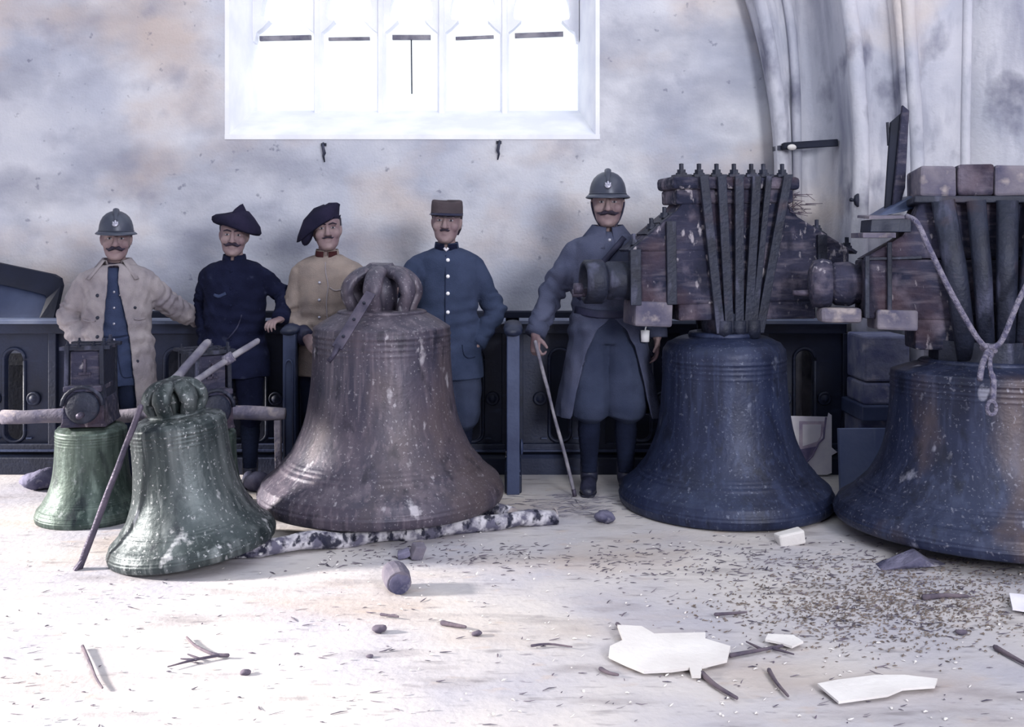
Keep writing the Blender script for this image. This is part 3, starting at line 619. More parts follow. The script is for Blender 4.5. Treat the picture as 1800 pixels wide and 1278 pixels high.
# ------------------------------------------------------------ soldiers
HC = Vector((0, -.012, 1.632))
def head_blobs(mb, Mh):
    t = MB(); rows = []
    tab = [(-.120, .020, -.078, -.03), (-.110, .036, -.090, -.005), (-.09, .053, -.094, .025), (-.065, .061, -.091, .05), (-.04, .066, -.090, .07), (-.012, .070, -.087, .088),
           (.008, .072, -.083, .096), (.03, .074, -.090, .102), (.055, .075, -.090, .104), (.08, .069, -.078, .096), (.10, .055, -.056, .076), (.114, .034, -.03, .046), (.12, .012, -.005, .02)]
    n = 28
    for z, hw, yf_, yb in tab:
        cy = (yf_+yb)/2; hd = (yb-yf_)/2; rows.append([Vector((hw*math.copysign(abs(math.cos(a))**.85, math.cos(a)), cy+hd*math.copysign(abs(math.sin(a))**.85, math.sin(a)), z)) for a in np.linspace(0, 2*PI, n, endpoint=False)])
    t.grid(rows, closed=True); o = len(t.v); t.f.append(list(range(n))[::-1]); t.f.append([o-n+i for i in range(n)]); t.mi += [0, 0]
    t.tube([(0, -.082, .03), (0, -.096, .008), (0, -.110, -.018), (0, -.113, -.03), (0, -.098, -.036)], [(.009, .008), (.010, .010), (.013, .012), (.014, .012), (.010, .008)], 10, ref=(1, 0, 0), rnd=True)
    for s in (-1, 1):
        t.ell((s*.013, -.098, -.03), (.010, .010, .009)); t.ell((s*.030, -.081, .031), (.024, .012, .009), (0, s*R(8), 0)); t.ell((s*.038, -.062, -.026), (.030, .027, .032))
        t.ell((s*.074, .012, -.005), (.010, .020, .032), (0, s*R(8), 0))
    t.ell((0, -.090, -.058), (.024, .009, .006)); t.ell((0, -.088, -.069), (.021, .010, .007)); t.ell((0, -.086, -.100), (.022, .014, .016))
    t.xf(Mh); return mb.add(t.v, t.f)
def hand(mb, wr, d, nrm, th, curl=.5, sc=1.0):
    d = d.normalized(); nrm = (nrm - d*nrm.dot(d)).normalized(); th = (th - d*th.dot(d) - nrm*th.dot(nrm)).normalized()
    mb.tube([wr-d*.02, wr+d*.02, wr+d*.06, wr+d*.092], [(.027, .019), (.034, .017), (.042, .016), (.041, .013)], 12, ref=th, rnd=True)
    for off, ln in ((.032, .068), (.011, .079), (-.0105, .074), (-.031, .058)):
        p = wr+d*.088+th*off*.98; pts = [p-d*.02]; dd = d.copy(); q = p
        for k, fr in enumerate((.44, .31, .25)):
            ang = curl*(.7, 1.0, .8)[k]; dd = (dd*math.cos(ang)+nrm*math.sin(ang)); nn = nrm
            nrm_k = nrm
            pts.append(q); q = q + (dd + th*off*1.2).normalized()*ln*fr
        pts.append(q)
        # recompute with proper cumulative bends
        pts = [p-d*.02, p]; q = p.copy(); ca = 0
        for k, fr in enumerate((.44, .31, .25)):
            ca += curl*(.7, 1.0, .8)[k]; q = q + ((d*math.cos(ca)+nrm*math.sin(ca)) + th*off*2.0).normalized()*ln*fr; pts.append(q.copy())
        mb.tube(pts, [.0092, .0094, .0088, .008, .0068], 8, ref=th, rnd=True)
    a = wr+d*.022+th*.024; b = a+(d*.62+th*.72+nrm*.25).normalized()*.045; c = b+(d*.85+th*.15+nrm*(.25+curl*.5)).normalized()*.034
    mb.tube([a-d*.01, a, b, c], [.014, .0145, .0115, .009], 9, rnd=True)
TOR = [(1.475, .070, .066), (1.45, .125, .085), (1.415, .182, .108), (1.34, .196, .124), (1.22, .186, .130), (1.08, .176, .126), (.98, .186, .132), (.88, .198, .138)]
def torso(mb, grow=0, zmin=.88, flare=0.0, lean=0):
    pts, rad = [], []
    for z, a, b in TOR:
        if z >= zmin: pts.append((0, .012+lean*(z-1), z)); rad.append((a+grow, b+grow))
    if zmin < .88:
        k = (.88-zmin)
        for q in (.5, 1): pts.append((0, .012, .88-k*q)); rad.append((.198+grow+flare*q, .138+grow+flare*q*.8))
    mb.tube(pts, rad, 28, ref=(1, 0, 0))
def person(px, Y, H, label, arms, head=(0, 0, 0), rotz=0, off=(0, 0, 0)):
    s = H/1.75; X = (px-900)/F*Y
    r = root('person', (X, Y, 0), label, 'person', 'soldiers standing behind the bells', rot=(0, 0, rotz), scale=s)
    inv = (Matrix.Translation((X, Y, 0)) @ Matrix.Rotation(rotz, 4, 'Z') @ Matrix.Scale(s, 4)).inverted()
    A = {}
    for side, sg in (('R', -1), ('L', 1)):
        e, wv, hd, nr, th, cu = arms[side]
        A[side] = dict(S=Vector((sg*.163, .012, 1.362)), E=inv @ P(*e), W=inv @ P(*wv), hd=Vector(hd) if hd else None, n=Vector(nr), t=Vector(th), c=cu)
        if A[side]['hd'] is None: A[side]['hd'] = (A[side]['W']-A[side]['E']).normalized()
    Mh = Matrix.Translation(HC) @ Euler(head).to_matrix().to_4x4() @ Matrix.Diagonal((1.17, 1.1, 1.1, 1))
    mb = MB(); head_blobs(mb, Mh)
    mb.tube([(0, .012, 1.42), (0, .0, 1.50), (0, .0, 1.58)], [.06, .056, .054], 16, rnd=True)
    torso(mb, -.025)
    for sg in (-1, 1): mb.tube([(sg*.09, .012, .95), (sg*.098, .0, .5), (sg*.10, .01, .09)], [.085, .055, .04], 12, ref=(1, 0, 0), rnd=True); mb.tube([(sg*.10, .03, .045), (sg*.11, -.14, .035)], [.036, .03], 10, rnd=True)
    for a in A.values():
        mb.tube([a['S'], a['E'], a['W']], [.05, .04, .028], 10, rnd=True); hand(mb, a['W'], a['hd'], a['n'], a['t'], a['c'])
    body = remesh(mb, .0052, 3); link('body', body, M['skin'], r)
    # face details
    Mhat = Matrix.Translation(HC) @ Euler(head).to_matrix().to_4x4() @ Matrix.Translation((0, -.002, .016)) @ Matrix.Diagonal((1.08, 1.04, 1.04, 1))
    def hp(mb2, name, m, par=None, smooth=True): mb2.xf(Mhat if (par is not None or name in ('helmet', 'beret', 'kepi')) else Mh); return mb2.build(name, m, par or r, smooth=smooth)
    for sg in (-1, 1):
        e = MB(); e.ell((sg*.0305, -.0835, .009), (.0125, .0062, .0055)); e.cur = 1; e.ell((sg*.0305, -.0875, .0095), (.0055, .004, .0058)); hp(e, 'eye', [M['eye'], M['iris']])
        hp(MB().tube([(sg*.010, -.0975, .030), (sg*.03, -.0985, .036), (sg*.050, -.088, .030)], [.0035, .0055, .003], 8, rnd=True), 'eyebrow', M['hair'])
    return r, A, Mh, hp
def moustache(hp, w=.045, t=.011, droop=.0, m=None):
    mb = MB()
    for s in (-1, 1): mb.tube([(s*.0, -.101, -.044), (s*.016, -.105, -.046), (s*w*.7, -.098, -.05-droop), (s*w, -.086, -.046-droop*.5)], [(t*.7, t*.7), (t*.9, t), (t*.7, t*.7), (t*.25, t*.25)], 8, rnd=True)
    hp(mb, 'moustache', m or M['hair'])
def hair(hp, low=-.03):
    rows = []
    for z, hw, yf_, yb in [(low-.035, .064, .02, .088), (low, .0785, -.012, .108), (.015, .081, -.046, .113), (.04, .084, -.062, .116), (.07, .083, -.078, .114), (.09, .07, -.07, .1)]:
        cy = (yf_+yb)/2; hd = (yb-yf_)/2; rows.append([Vector((hw*math.cos(a), cy+hd*math.sin(a), z)) for a in np.linspace(0, 2*PI, 24, endpoint=False)])
    hp(MB().grid(rows, closed=True), 'hair', M['hair'])
def helmet(hp, r, tilt=0):
    rows = []
    for z, k in ((.034, 1.0), (.05, .995), (.075, .96), (.10, .89), (.125, .76), (.145, .56), (.158, .32), (.163, .06)):
        rows.append([Vector((.098*k*math.cos(a), .004+.122*k*math.sin(a), z)) for a in np.linspace(0, 2*PI, 36, endpoint=False)])
    hm = hp(MB().grid(rows, closed=True), 'helmet', M['helmet'])
    rows = []
    for q, dz in ((.0, .0), (.012, -.004), (.024, -.012), (.027, -.017), (.024, -.018), (.0, -.008)):
        rr = []
        for a in np.linspace(0, 2*PI, 36, endpoint=False):
            f_ = max(0, -math.sin(a)); g_ = 1 + .45*abs(math.sin(a))
            rr.append(Vector(((.098+q*.75)*math.cos(a), .004+(.122+q*g_)*math.sin(a), .036+dz*g_+(.002 if f_ else 0))))
        rows.append(rr)
    hp(MB().grid(rows, closed=True), 'brim', M['helmet'], hm)
    hp(MB().tube([(.099*math.cos(a), .004+.1235*math.sin(a), .040) for a in np.linspace(0, 2*PI, 37)], .003, 6, caps=False), 'rim_band', M['helmet'], hm)
    hp(MB().tube([(0, -.098, .108), (0, -.065, .148), (0, -.02, .168), (0, .04, .165), (0, .09, .13), (0, .11, .09)], [(.010, .006), (.016, .010), (.018, .012), (.018, .012), (.014, .008), (.008, .004)], 10, ref=(1, 0, 0), rnd=True), 'crest', M['helmet'], hm)
    bd = MB().lathe([(.001, -.006), (.010, -.006), (.017, -.003), (.018, .004)], n=16, axis='y'); bd.ell((0, -.007, .012), (.006, .004, .012)); bd.ell((-.010, -.006, .006), (.005, .004, .010), (0, R(-30), 0)); bd.ell((.010, -.006, .006), (.005, .004, .010), (0, R(30), 0))
    bd.xf(Matrix.Translation((0, -.117, .082)) @ Euler((R(-24), 0, 0)).to_matrix().to_4x4()); hp(bd, 'badge', M['button'], hm)
    return hm
def sleeves(mb, A, r0=.075, r1=.064, r2=.05, cut=.0):
    for a in A.values():
        S, E, W = a['S'], a['E'], a['W']; sg = math.copysign(1, S.x)
        pts = [S+Vector((-sg*.09, 0, .035)), S+Vector((-sg*.045, 0, .028)), S+(E-S)*.04, S.lerp(E, .3), S.lerp(E, .65), E, E.lerp(W, .3), E.lerp(W, .65), W - (W-E).normalized()*cut]
        pts = [Vector(q) for q in spline(pts, 2)]; rk = np.interp(np.linspace(0, 1, len(pts)), [0, .12, .26, .4, .62, .8, 1], [r0*.55, r0*.78, r0*.98, (r0+r1)*.5, r1, (r1+r2)*.5, r2])
        mb.tube(pts, [float(q) for q in rk], 18, rnd=False)
def sleeve_folds(A, amp, seed):
    def fn(p):
        d = amp*.5*snoise(p, (16, 16, 22), seed) + amp*.35*snoise(p, (38, 38, 30), seed+1)
        for a in A.values():
            S, E, W = [np.array(q) for q in (a['S'], a['E'], a['W'])]
            ax = (W-S)/np.linalg.norm(W-S); t = (p-E) @ ax; dist = np.linalg.norm(p-E-np.outer(t, ax), axis=1)
            wgt = np.exp(-(t/.13)**2)*(dist < .11)
            d += amp*.75*wgt*np.sin(t*80+snoise(p, (26,)*3, seed+5)*2.6)
            ts = (p-W) @ ax; wg2 = np.exp(-((ts+.06)/.09)**2)*(np.linalg.norm(p-W-np.outer(ts, ax), axis=1) < .09); d += amp*.45*wg2*np.sin(ts*100+snoise(p, (26,)*3, seed+9)*2.2)
        return d
    return fn
def jacket(r, A, m, zmin=.72, grow=.012, flare=.012, amp=.008, seed=1, name='tunic', cutter=None, sl=(.076, .066, .052), vox=.0085, thick=0):
    mb = MB(); torso(mb, grow, zmin, flare); sleeves(mb, A, *sl)
    me = remesh(mb, vox, 3)
    folds(me, sleeve_folds(A, amp, seed))
    folds(me, lambda p: .006*np.exp(-((p[:, 2]-1.0)/.16)**2)*np.sin(p[:, 2]*70+snoise(p, (12, 12, 5), seed+3)*2))
    tree = bvh(me)
    if cutter:
        bm = bmesh.new(); bm.from_mesh(me); bm.verts.ensure_lookup_table()
        bmesh.ops.delete(bm, geom=[v for v in bm.verts if cutter(v.co)], context='VERTS'); 
        bm.edges.ensure_lookup_table()
        for it in range(10):
            new = {}
            for v in bm.verts:
                if v.is_boundary:
                    nb = [e.other_vert(v).co for e in v.link_edges if e.is_boundary]
                    if len(nb) == 2: new[v] = (v.co*2+nb[0]+nb[1])/4
            for v, c in new.items(): v.co = c
        bm.to_mesh(me); bm.free()
    o = link(name, me, m, r)
    if cutter: sf = o.modifiers.new('cloth', 'SOLIDIFY'); sf.thickness = .009; sf.offset = -1
    return o, tree
def buttons(par, tree, xs, zs_, m, rad=.011):
    me = MB().lathe([(.001, -.007), (rad*.7, -.006), (rad, -.001), (rad, .004)], n=12, axis='y').mesh('button', True)
    for x, z in zip(xs, zs_): q = front(tree, x, z); o = link('button', me, m, par); o.location = q
def ribbon(par, tree, pts, w_, m, name, lift=.006):
    P3 = [front(tree, x, z)+Vector((0, -lift, 0)) for x, z in pts]
    P3 = [Vector(q) for q in spline(P3, 3)]
    return MB().tube(P3, [(.004, w_/2)]*len(P3), 8, ref=(0, 1, 0)).build(name, m, par, smooth=True)
def stand_collar(par, m, tabs=None, z0=1.462, z1=1.512):
    rows = []
    for z, k in ((z0, 1.12), (z1, 1.0), (z1+.002, .94), (z0, .98)):
        rows.append([Vector((.072*k*math.sin(a), .002-.072*k*math.cos(a)*1.02, z - .012*max(0, math.cos(a)))) for a in np.linspace(.16, 2*PI-.16, 30)])
    c = MB().grid(rows+[rows[0]]).build('collar', m, par, smooth=True)
    if tabs:
        for s in (-1, 1):
            rows = [[Vector((s*.076*math.sin(a)*k, .002-.0755*math.cos(a)*k*1.02, z-.012*math.cos(a))) for a in np.linspace(.2, 1.0, 8)] for z, k in ((z0+.008, 1.11), (z1-.004, 1.03))]
            t_ = MB().grid(rows).build('collar_tab', tabs, c, smooth=True); sf = t_.modifiers.new('t', 'SOLIDIFY'); sf.thickness = .004
    return c
def fold_collar(par, m, a0=.16, spread=.0):
    rows = []
    for (rx, ry, z, drop) in ((.072, .074, 1.462, .0), (.076, .080, 1.515, .012), (.088, .094, 1.516, .018), (.118, .112, 1.478, .038), (.148, .128, 1.442, .062)):
        row = []
        for a in np.linspace(a0, 2*PI-a0, 40):
            f_ = max(0, math.cos(a)); e = math.exp(-((min(a, 2*PI-a)-a0)/.35)**2)
            k = 1 + .10*e*(drop/.062); row.append(Vector(((rx+spread*drop*10*e)*k*math.sin(a), .004-ry*k*math.cos(a), z-drop*f_*1.1)))
        rows.append(row)
    o = MB().grid(rows).build('collar', m, par, smooth=True); sf = o.modifiers.new('t', 'SOLIDIFY'); sf.thickness = .007; return o
def cuffs(r, A, m, rad=.056):
    for a in A.values():
        d = (a['W']-a['E']).normalized(); MB().tube([a['W']-d*.07, a['W']-d*.03, a['W']+d*.004], [rad*.98, rad*1.02, rad*1.0], 18).build('cuff', m, r, smooth=True)
def legs(r, mt, mp, mboot, baggy=0.0, zb=.42, stance=.10, seed=2):
    mb = MB(); mb.tube([(0, .012, 1.02), (0, .014, .92), (0, .014, .84)], [(.165, .118), (.178, .125), (.165, .115)], 24, ref=(1, 0, 0))
    for s in (-1, 1):
        mb.tube([(s*.085, .014, .93), (s*.095, .010, .78), (s*stance, .0, .62), (s*stance, -.005, zb+.06), (s*stance, .0, zb), (s*stance, .004, zb-.04)], [.098, .102+baggy*.3, .088+baggy*.8, .075+baggy, .070+baggy*.8, .056], 18, ref=(1, 0, 0))
    me = remesh(mb, .009, 3); folds(me, lambda p: .006*snoise(p, (18, 18, 8), seed)+.004*snoise(p, (30, 30, 30), seed+1)); link('trousers', me, mt, r)
    for s in (-1, 1):
        z = np.linspace(zb, .10, 40); MB().tube([(s*stance, .008, q) for q in z], [(np.interp(q, [.1, .2, .33, .45], [.045, .05, .064, .058]))*(1+.04*((i % 4)/3)) for i, q in enumerate(z)], 16, ref=(1, 0, 0)).build('puttee', mp, r, smooth=True)
        b = MB().tube([(s*stance, .02, .15), (s*stance, .018, .09), (s*stance, .01, .055)], [.052, .052, .05], 14, ref=(1, 0, 0), rnd=True)
        b.tube([(s*stance, .06, .042), (s*stance*1.02, .0, .044), (s*stance*1.10, -.08, .045), (s*stance*1.18, -.15, .034), (s*stance*1.22, -.19, .03)], [(.036, .04), (.042, .044), (.046, .042), (.048, .034), (.034, .026)], 14, ref=(1, 0, 0), rnd=True)
        b.v = [Vector((q.x, q.y, max(q.z, .002))) for q in b.v]
        me = remesh(b, .007, 2); bo = link('boot', me, mboot, r)
        MB().tube([(s*stance, .075, .007), (s*stance*1.04, -.02, .007), (s*stance*1.14, -.1, .007), (s*stance*1.22, -.2, .007)], [(.034, .007), (.042, .007), (.05, .007), (.034, .007)], 12, ref=(1, 0, 0)).build('sole', mboot, bo, smooth=True)

NF = (0, 1, 0)
# 1: leftmost, helmet, open pale greatcoat over a tunic
r, A, Mh, hp = person(205, 5.6, 1.575, 'helmeted soldier in an open pale greatcoat at far left, walrus moustache', {
    'R': ((124, 556, 5.62), (150, 622, 5.52), None, (1, 0, 0), (0, -1, 0), .5), 'L': ((290, 530, 5.75), (346, 560, 5.97), None, (0, 0, -1), (0, -1, 0), .5)}, head=(R(2), 0, R(10)), rotz=R(10))
legs(r, M['trouser'], M['puttee'], M['boot'])
A2 = {k: dict(v) for k, v in A.items()}
tn, tt = jacket(r, {}, M['vest'], .70, .0, .01, .004, 4, 'tunic')
buttons(tn, tt, [.01]*4, [1.30, 1.20, 1.10, 1.0], M['button'], .009)
ribbon(tn, tt, [(.03, .98), (.035, .90), (.05, .80), (.07, .76), (.12, .76)], .006, M['trouser'], 'pocket_seam', .003)
ribbon(tn, tt, [(-.06, 1.02), (0, 1.015), (.06, 1.02), (.12, 1.03)], .012, M['trouser'], 'waist_seam', .002)
def cut1(c):
    if c.y > -.02 or c.z > 1.47: return False
    lo = interp(c.z, [.4, .75, 1.1, 1.36, 1.47], [-.075, -.06, -.045, -.02, -.03]); hi = interp(c.z, [.4, .75, 1.1, 1.36, 1.47], [.16, .135, .09, .035, .03]); return lo < c.x < hi
ct, tt = jacket(r, A, M['coat_tan'], .50, .034, .03, .010, 11, 'greatcoat', cut1, (.088, .08, .066))
fold_collar(ct, M['coat_tan'], .42, .25)
buttons(ct, tt, [-.085]*5, [1.28, 1.14, 1.02, .90, .78], M['iron'], .012); buttons(ct, tt, [.135, .15], [1.2, .86], M['iron'], .010)
ribbon(ct, tt, [(-.185, 1.125), (-.145, 1.115), (-.10, 1.12)], .012, M['coat_tan'], 'pocket_flap', .004); ribbon(ct, tt, [(.13, 1.13), (.16, 1.122), (.19, 1.13)], .012, M['coat_tan'], 'pocket_flap', .004)
MB().tube([(.06*math.sin(a), -.002-.062*math.cos(a), 1.478+.012*math.cos(a+PI)) for a in np.linspace(0, 2*PI, 25)], .018, 8, caps=False).build('scarf', M['hair'], r, smooth=True)
helmet(hp, r); hair(hp, -.02); moustache(hp, .047, .012, .006)

# 2: dark tunic, wide beret
r, A, Mh, hp = person(412, 5.85, 1.60, 'soldier in a dark navy tunic and wide beret, hand on the stall end', {
    'R': ((357, 540, 5.92), (366, 630, 5.80), None, (1, 0, 0), (0, -1, 0), .5), 'L': ((505, 522, 5.93), (493, 561, 5.74), (-.45, -.85, -.12), (0, 0, -1), (-1, .2, 0), .75)}, head=(R(2), R(3), R(5)), rotz=R(6))
legs(r, M['navy'], M['puttee'], M['boot'])
tn, tt = jacket(r, A, M['navy'], .70, .02, .02, .009, 21)
stand_collar(tn, M['navy']); buttons(tn, tt, [.0]*5, [1.40, 1.29, 1.18, 1.07, .96], M['navy'], .010); cuffs(tn, A, M['navy'], .058)
ribbon(tn, tt, [(.07, 1.12), (.05, 1.06), (.03, 1.02), (-.02, .96)], .010, M['leather'], 'watch_cord')
ribbon(tn, tt, [(-.11, 1.25), (-.08, 1.24), (-.05, 1.25), (-.03, 1.26)], .022, M['vest'], 'pocket_flap', .002)
def beret(hp, tab, mat_, peak=None, stalk=None):   # tab: rings (z, cx, cy, rx, ry, tiltx)
    rows = []
    for z, cx, cy, rx, ry, tx in tab: rows.append([Vector((cx+rx*math.cos(a), cy+ry*math.sin(a), z+tx*math.cos(a)+.004*math.sin(3*a+z*30))) for a in np.linspace(0, 2*PI, 36, endpoint=False)])
    mb = MB().grid(rows, closed=True); mb.f.append([len(mb.v)-36+i for i in range(36)]); mb.mi.append(0)
    b = hp(mb, 'beret', mat_)
    return b
b = beret(hp, [(.030, 0, .012, .080, .100, .0), (.05, 0, .01, .084, .104, .0), (.046, .012, .012, .120, .128, -.012), (.03, .012, .015, .140, .145, -.038), (.045, .012, .015, .150, .150, -.040), (.075, .008, .015, .145, .148, -.028), (.11, .0, .015, .115, .125, -.004), (.135, .012, .015, .07, .08, .012), (.145, .02, .015, .02, .02, .006)], M['dark_felt'])
hp(MB().tube([(.025, -.02, .10), (.034, -.025, .15), (.040, -.02, .182), (.043, -.02, .188)], [(.06, .05), (.036, .03), (.012, .012), (.004, .004)], 12, rnd=True), 'peak', M['dark_felt'], b)
hair(hp, -.01); moustache(hp, .046, .011, .004)

# 3: tan jacket, beret drooping over one ear
r, A, Mh, hp = person(575, 5.85, 1.635, 'young soldier in a tan jacket with a beret drooping over one ear', {
    'R': ((509, 556, 5.85), (538, 594, 5.68), None, (.3, .8, 0), (.5, 0, .8), .4), 'L': ((655, 508, 5.72), (668, 520, 5.50), (.1, -.9, .1), (0, 0, -1), (-1, 0, 0), .5)}, head=(R(-3), R(-4), R(8)), rotz=R(5))
legs(r, M['trouser'], M['puttee'], M['boot'])
tn, tt = jacket(r, A, M['tan'], .70, .016, .015, .008, 31)
stand_collar(tn, M['tan'], M['collar_red']); buttons(tn, tt, [-.035, -.035, -.035, -.035], [1.30, 1.19, 1.08, .98], M['button'], .010); cuffs(tn, A, M['leather'], .056)
ribbon(tn, tt, [(.0, 1.43), (.004, 1.36), (.02, 1.28), (.01, 1.18), (.015, 1.05), (.01, .9)], .008, M['coat_tan'], 'front_edge', .004)
ribbon(tn, tt, [(.03, 1.27), (.06, 1.25), (.10, 1.255)], .008, M['coat_tan'], 'pocket_seam', .003)
b = beret(hp, [(.034, 0, .010, .082, .102, .014), (.055, .0, .01, .088, .106, .012), (.045, -.025, .012, .115, .120, .03), (.0, -.045, .014, .125, .13, .075), (.01, -.05, .014, .132, .135, .085), (.045, -.044, .014, .130, .13, .08), (.10, -.022, .014, .112, .118, .042), (.138, .006, .014, .075, .085, .014), (.150, .012, .014, .02, .03, .004)], M['dark_felt'])
hp(MB().ell((-.115, -.01, -.03), (.034, .075, .075), (0, R(18), 0)), 'hanging_fold', M['dark_felt'], b)
hair(hp, -.02); moustache(hp, .032, .006)

# 4: blue tunic with pale buttons, kepi
r, A, Mh, hp = person(785, 5.85, 1.685, 'soldier in a blue tunic with pale buttons and a kepi', {
    'R': ((706, 498, 5.66), (696, 508, 5.46), (-.1, -.9, .1), (0, 0, -1), (1, 0, 0), .4), 'L': ((872, 545, 5.92), (838, 606, 5.82), (-.6, .3, -.6), (-1, 0, 0), (0, -1, 0), .5)}, head=(R(-2), R(2), R(-3)), rotz=R(2))
legs(r, M['trouser_grey'], M['puttee'], M['boot'], .035, .38)
tn, tt = jacket(r, A, M['blue'], .66, .018, .022, .008, 41)
stand_collar(tn, M['blue'], M['navy']); buttons(tn, tt, [.012]*6, [1.40, 1.30, 1.195, 1.08, .96, .84], M['button_pale'], .012); cuffs(tn, A, M['blue'], .057)
ribbon(tn, tt, [(.10, .88), (.11, .82), (.14, .795), (.18, .80)], .006, M['trouser'], 'pocket_seam', .003); ribbon(tn, tt, [(-.002, 1.43), (-.004, 1.3), (-.004, 1.1), (-.002, .9), (0, .7)], .006, M['trouser'], 'front_edge', .003)
MB().tube([(-.012, -.085, 1.475), (0, -.088, 1.46), (.012, -.085, 1.475)], .009, 6).build('shirt_collar', M['shirt'], r, smooth=True)
rows = []
for z, k, dy in ((.022, 1.0, 0), (.045, 1.01, 0), (.08, 1.0, -.006), (.108, .97, -.014), (.117, .92, -.014), (.119, .82, -.014), (.112, .0, -.012)): rows.append([Vector((.092*k*math.cos(a), .008+dy+.112*k*math.sin(a), z+.012*math.sin(a)+.004*math.sin(2*a+1))) for a in np.linspace(0, 2*PI, 36, endpoint=False)])
kp = hp(MB().grid(rows, closed=True), 'kepi', M['kepi'])
hp(MB().tube([(.093*math.cos(a), .008+.113*math.sin(a), .042+.010*math.sin(a)) for a in np.linspace(0, 2*PI, 37)], (.003, .010)[0], 6, caps=False), 'hat_band', M['leather'], kp)
rows = []
for q, dz in ((0, 0), (.016, -.005), (.034, -.013), (.035, -.017), (.016, -.010), (0, -.006)): rows.append([Vector(((.093+q*.35)*math.sin(a), .008-(.112+q)*math.cos(a), .036+dz*math.cos(a*.9))) for a in np.linspace(-1.25, 1.25, 20)])
hp(MB().grid(rows+[rows[0]]), 'visor', M['leather'], kp)
hair(hp, -.03); moustache(hp, .026, .007)

# 5: tall soldier with cane
r, A, Mh, hp = person(1068, 5.7, 1.80, 'tall helmeted soldier in a blue-grey greatcoat holding a cane', {
    'R': ((972, 510, 5.71), (941, 588, 5.58), (-.02, -.25, -1), (.6, .5, 0), (-.25, -.9, 0), 1.0), 'L': ((1150, 508, 5.73), (1155, 592, 5.67), (0, -.05, -1), (-1, 0, 0), (0, -1, 0), .45)}, head=(R(1), 0, R(-5)))
man5 = r
legs(r, M['trouser_grey'], M['puttee'], M['boot'], .05, .43, .105)
def cut5(c):
    if c.y > .02 or c.z > .99: return False
    w_ = interp(c.z, [.40, .60, .80, .92, .99], [.23, .19, .14, .08, .0]); return abs(c.x-.01) < w_
ct, tt = jacket(r, A, M['coat_grey'], .42, .026, .085, .009, 51, 'greatcoat', cut5, (.086, .074, .056))
fold_collar(ct, M['coat_grey'], .18, .0); cuffs(ct, A, M['coat_grey'], .060)
buttons(ct, tt, [.0, .0, .0], [1.425, 1.28, 1.14], M['button'], .011)
ribbon(ct, tt, [(.085, 1.44), (.05, 1.40), (0, 1.345), (-.06, 1.27), (-.12, 1.17), (-.17, 1.09)], .034, M['leather'], 'shoulder_strap', .006)
ribbon(ct, tt, [(-.19, 1.03), (-.10, 1.015), (0, 1.01), (.10, 1.015), (.19, 1.03)], .045, M['leather'], 'belt', .008)
helmet(hp, r); hair(hp, -.03); moustache(hp, .050, .012, .002)
hp(MB().tube([(s*.085 if False else .079*math.cos(a), -.005-.02*abs(math.sin(a)), -.01+.02*math.cos(2*a)-.105*max(0, -math.sin(a))) for a in np.linspace(0, -PI, 14)], (.004), 6), 'chin_strap', M['leather'])
W = Matrix.Translation(r.location) @ Matrix.Scale(1.80/1.75, 4)
grip = W @ (A['R']['W'] + Vector((.012, -.045, -.085)))
foot = Vector(((1010-900)/F*5.55, 5.52, .012))
rc = root('walking_cane', foot, 'thin walking cane in the tall soldier\'s right hand', 'cane'); top = grip - foot
wobble(MB().tube([Vector((0, 0, 0)).lerp(top*1.06, t) for t in np.linspace(0, 1, 14)], [.009, .011] + [.010]*10 + [.011, .012], 8, rnd=True), .002, 22).build('shaft', M['pole'], rc, smooth=True)
MB().tube([(0, 0, -.008), top*.04], .0125, 10).build('ferrule', M['iron_bar'], rc, smooth=True)
q = P(1134, 590, 5.58); rc = root('tin_mug', q, 'small white tin mug hanging by the tall soldier\'s hip', 'mug')
MB().lathe([(.024, -.035), (.026, .03), (.023, .03), (.021, -.03), (.001, -.03)], n=18).build('cup', M['enamel'], rc, smooth=True); MB().tube([(.0, -.0, .03), (.012, .02, .07), (.016, .03, .10)], .004, 6).build('hanger', M['enamel'], rc)

# ------------------------------------------------------------ things on the floor
def log(name, a, b, r0, label, cat, n=26, amp=.008):
    a = Vector(a); b = Vector(b); rt = root(name, (a.x, a.y, 0), label, cat); d = b-a; o = Vector((a.x, a.y, 0))
    pts = [a-o+d*t for t in np.linspace(0, 1, n)]
    wobble(MB().tube(pts, [r0*random.uniform(.92, 1.08) for _ in pts], 14), amp, 12).build('trunk', M['log'], rt, smooth=True)
    for p, s in ((pts[0], -1), (pts[-1], 1)): MB().tube([p, p+d.normalized()*s*.006], r0*.93, 14).build('cut_end', M['logend'], rt)
    return rt, pts
rt, pts = log('birch_log', G(395, 992)+Vector((0, .06, .042)), G(975, 922)+Vector((0, .03, .036)), .042, 'long white-barked birch log lying under the bells', 'log')
for k in (4, 9, 15, 20): MB().tube([pts[k]+Vector((0, -.03, .0)), pts[k]+Vector((.02, -.055, .015))], [.014, .008], 8).build('branch_stub', M['log'], rt, smooth=True)
log('short_log', Vector((-.16, 5.10, .047)), Vector((.0, 4.97, .047)), .045, 'short log end poking from under the large bell\'s right side', 'log', 6, .004)
def rock(name, px, py, sx, sz, label, m, seed, sy=None, cat='stone', z=0):
    p = G(px, py); rt = root(name, p, label, cat); mb = MB().ell((0, 0, sz*.92), (sx, sy or sx, sz), nu=18, nv=12); wobble(mb, sx*.10, 2.2/sx, seed); wobble(mb, sx*.035, 7/sx, seed+7)
    mb.v = [Vector((q.x, q.y, max(q.z, 0))) for q in mb.v]; mb.build('stone', m, rt, smooth=True); return rt
rock('stone', 72, 860, .10, .058, 'rounded dark stone behind the small green bell', M['rock'], 1)
rock('stone', 452, 862, .075, .06, 'rounded stone in the shadow between the tilted and the large bell', M['rock'], 5)
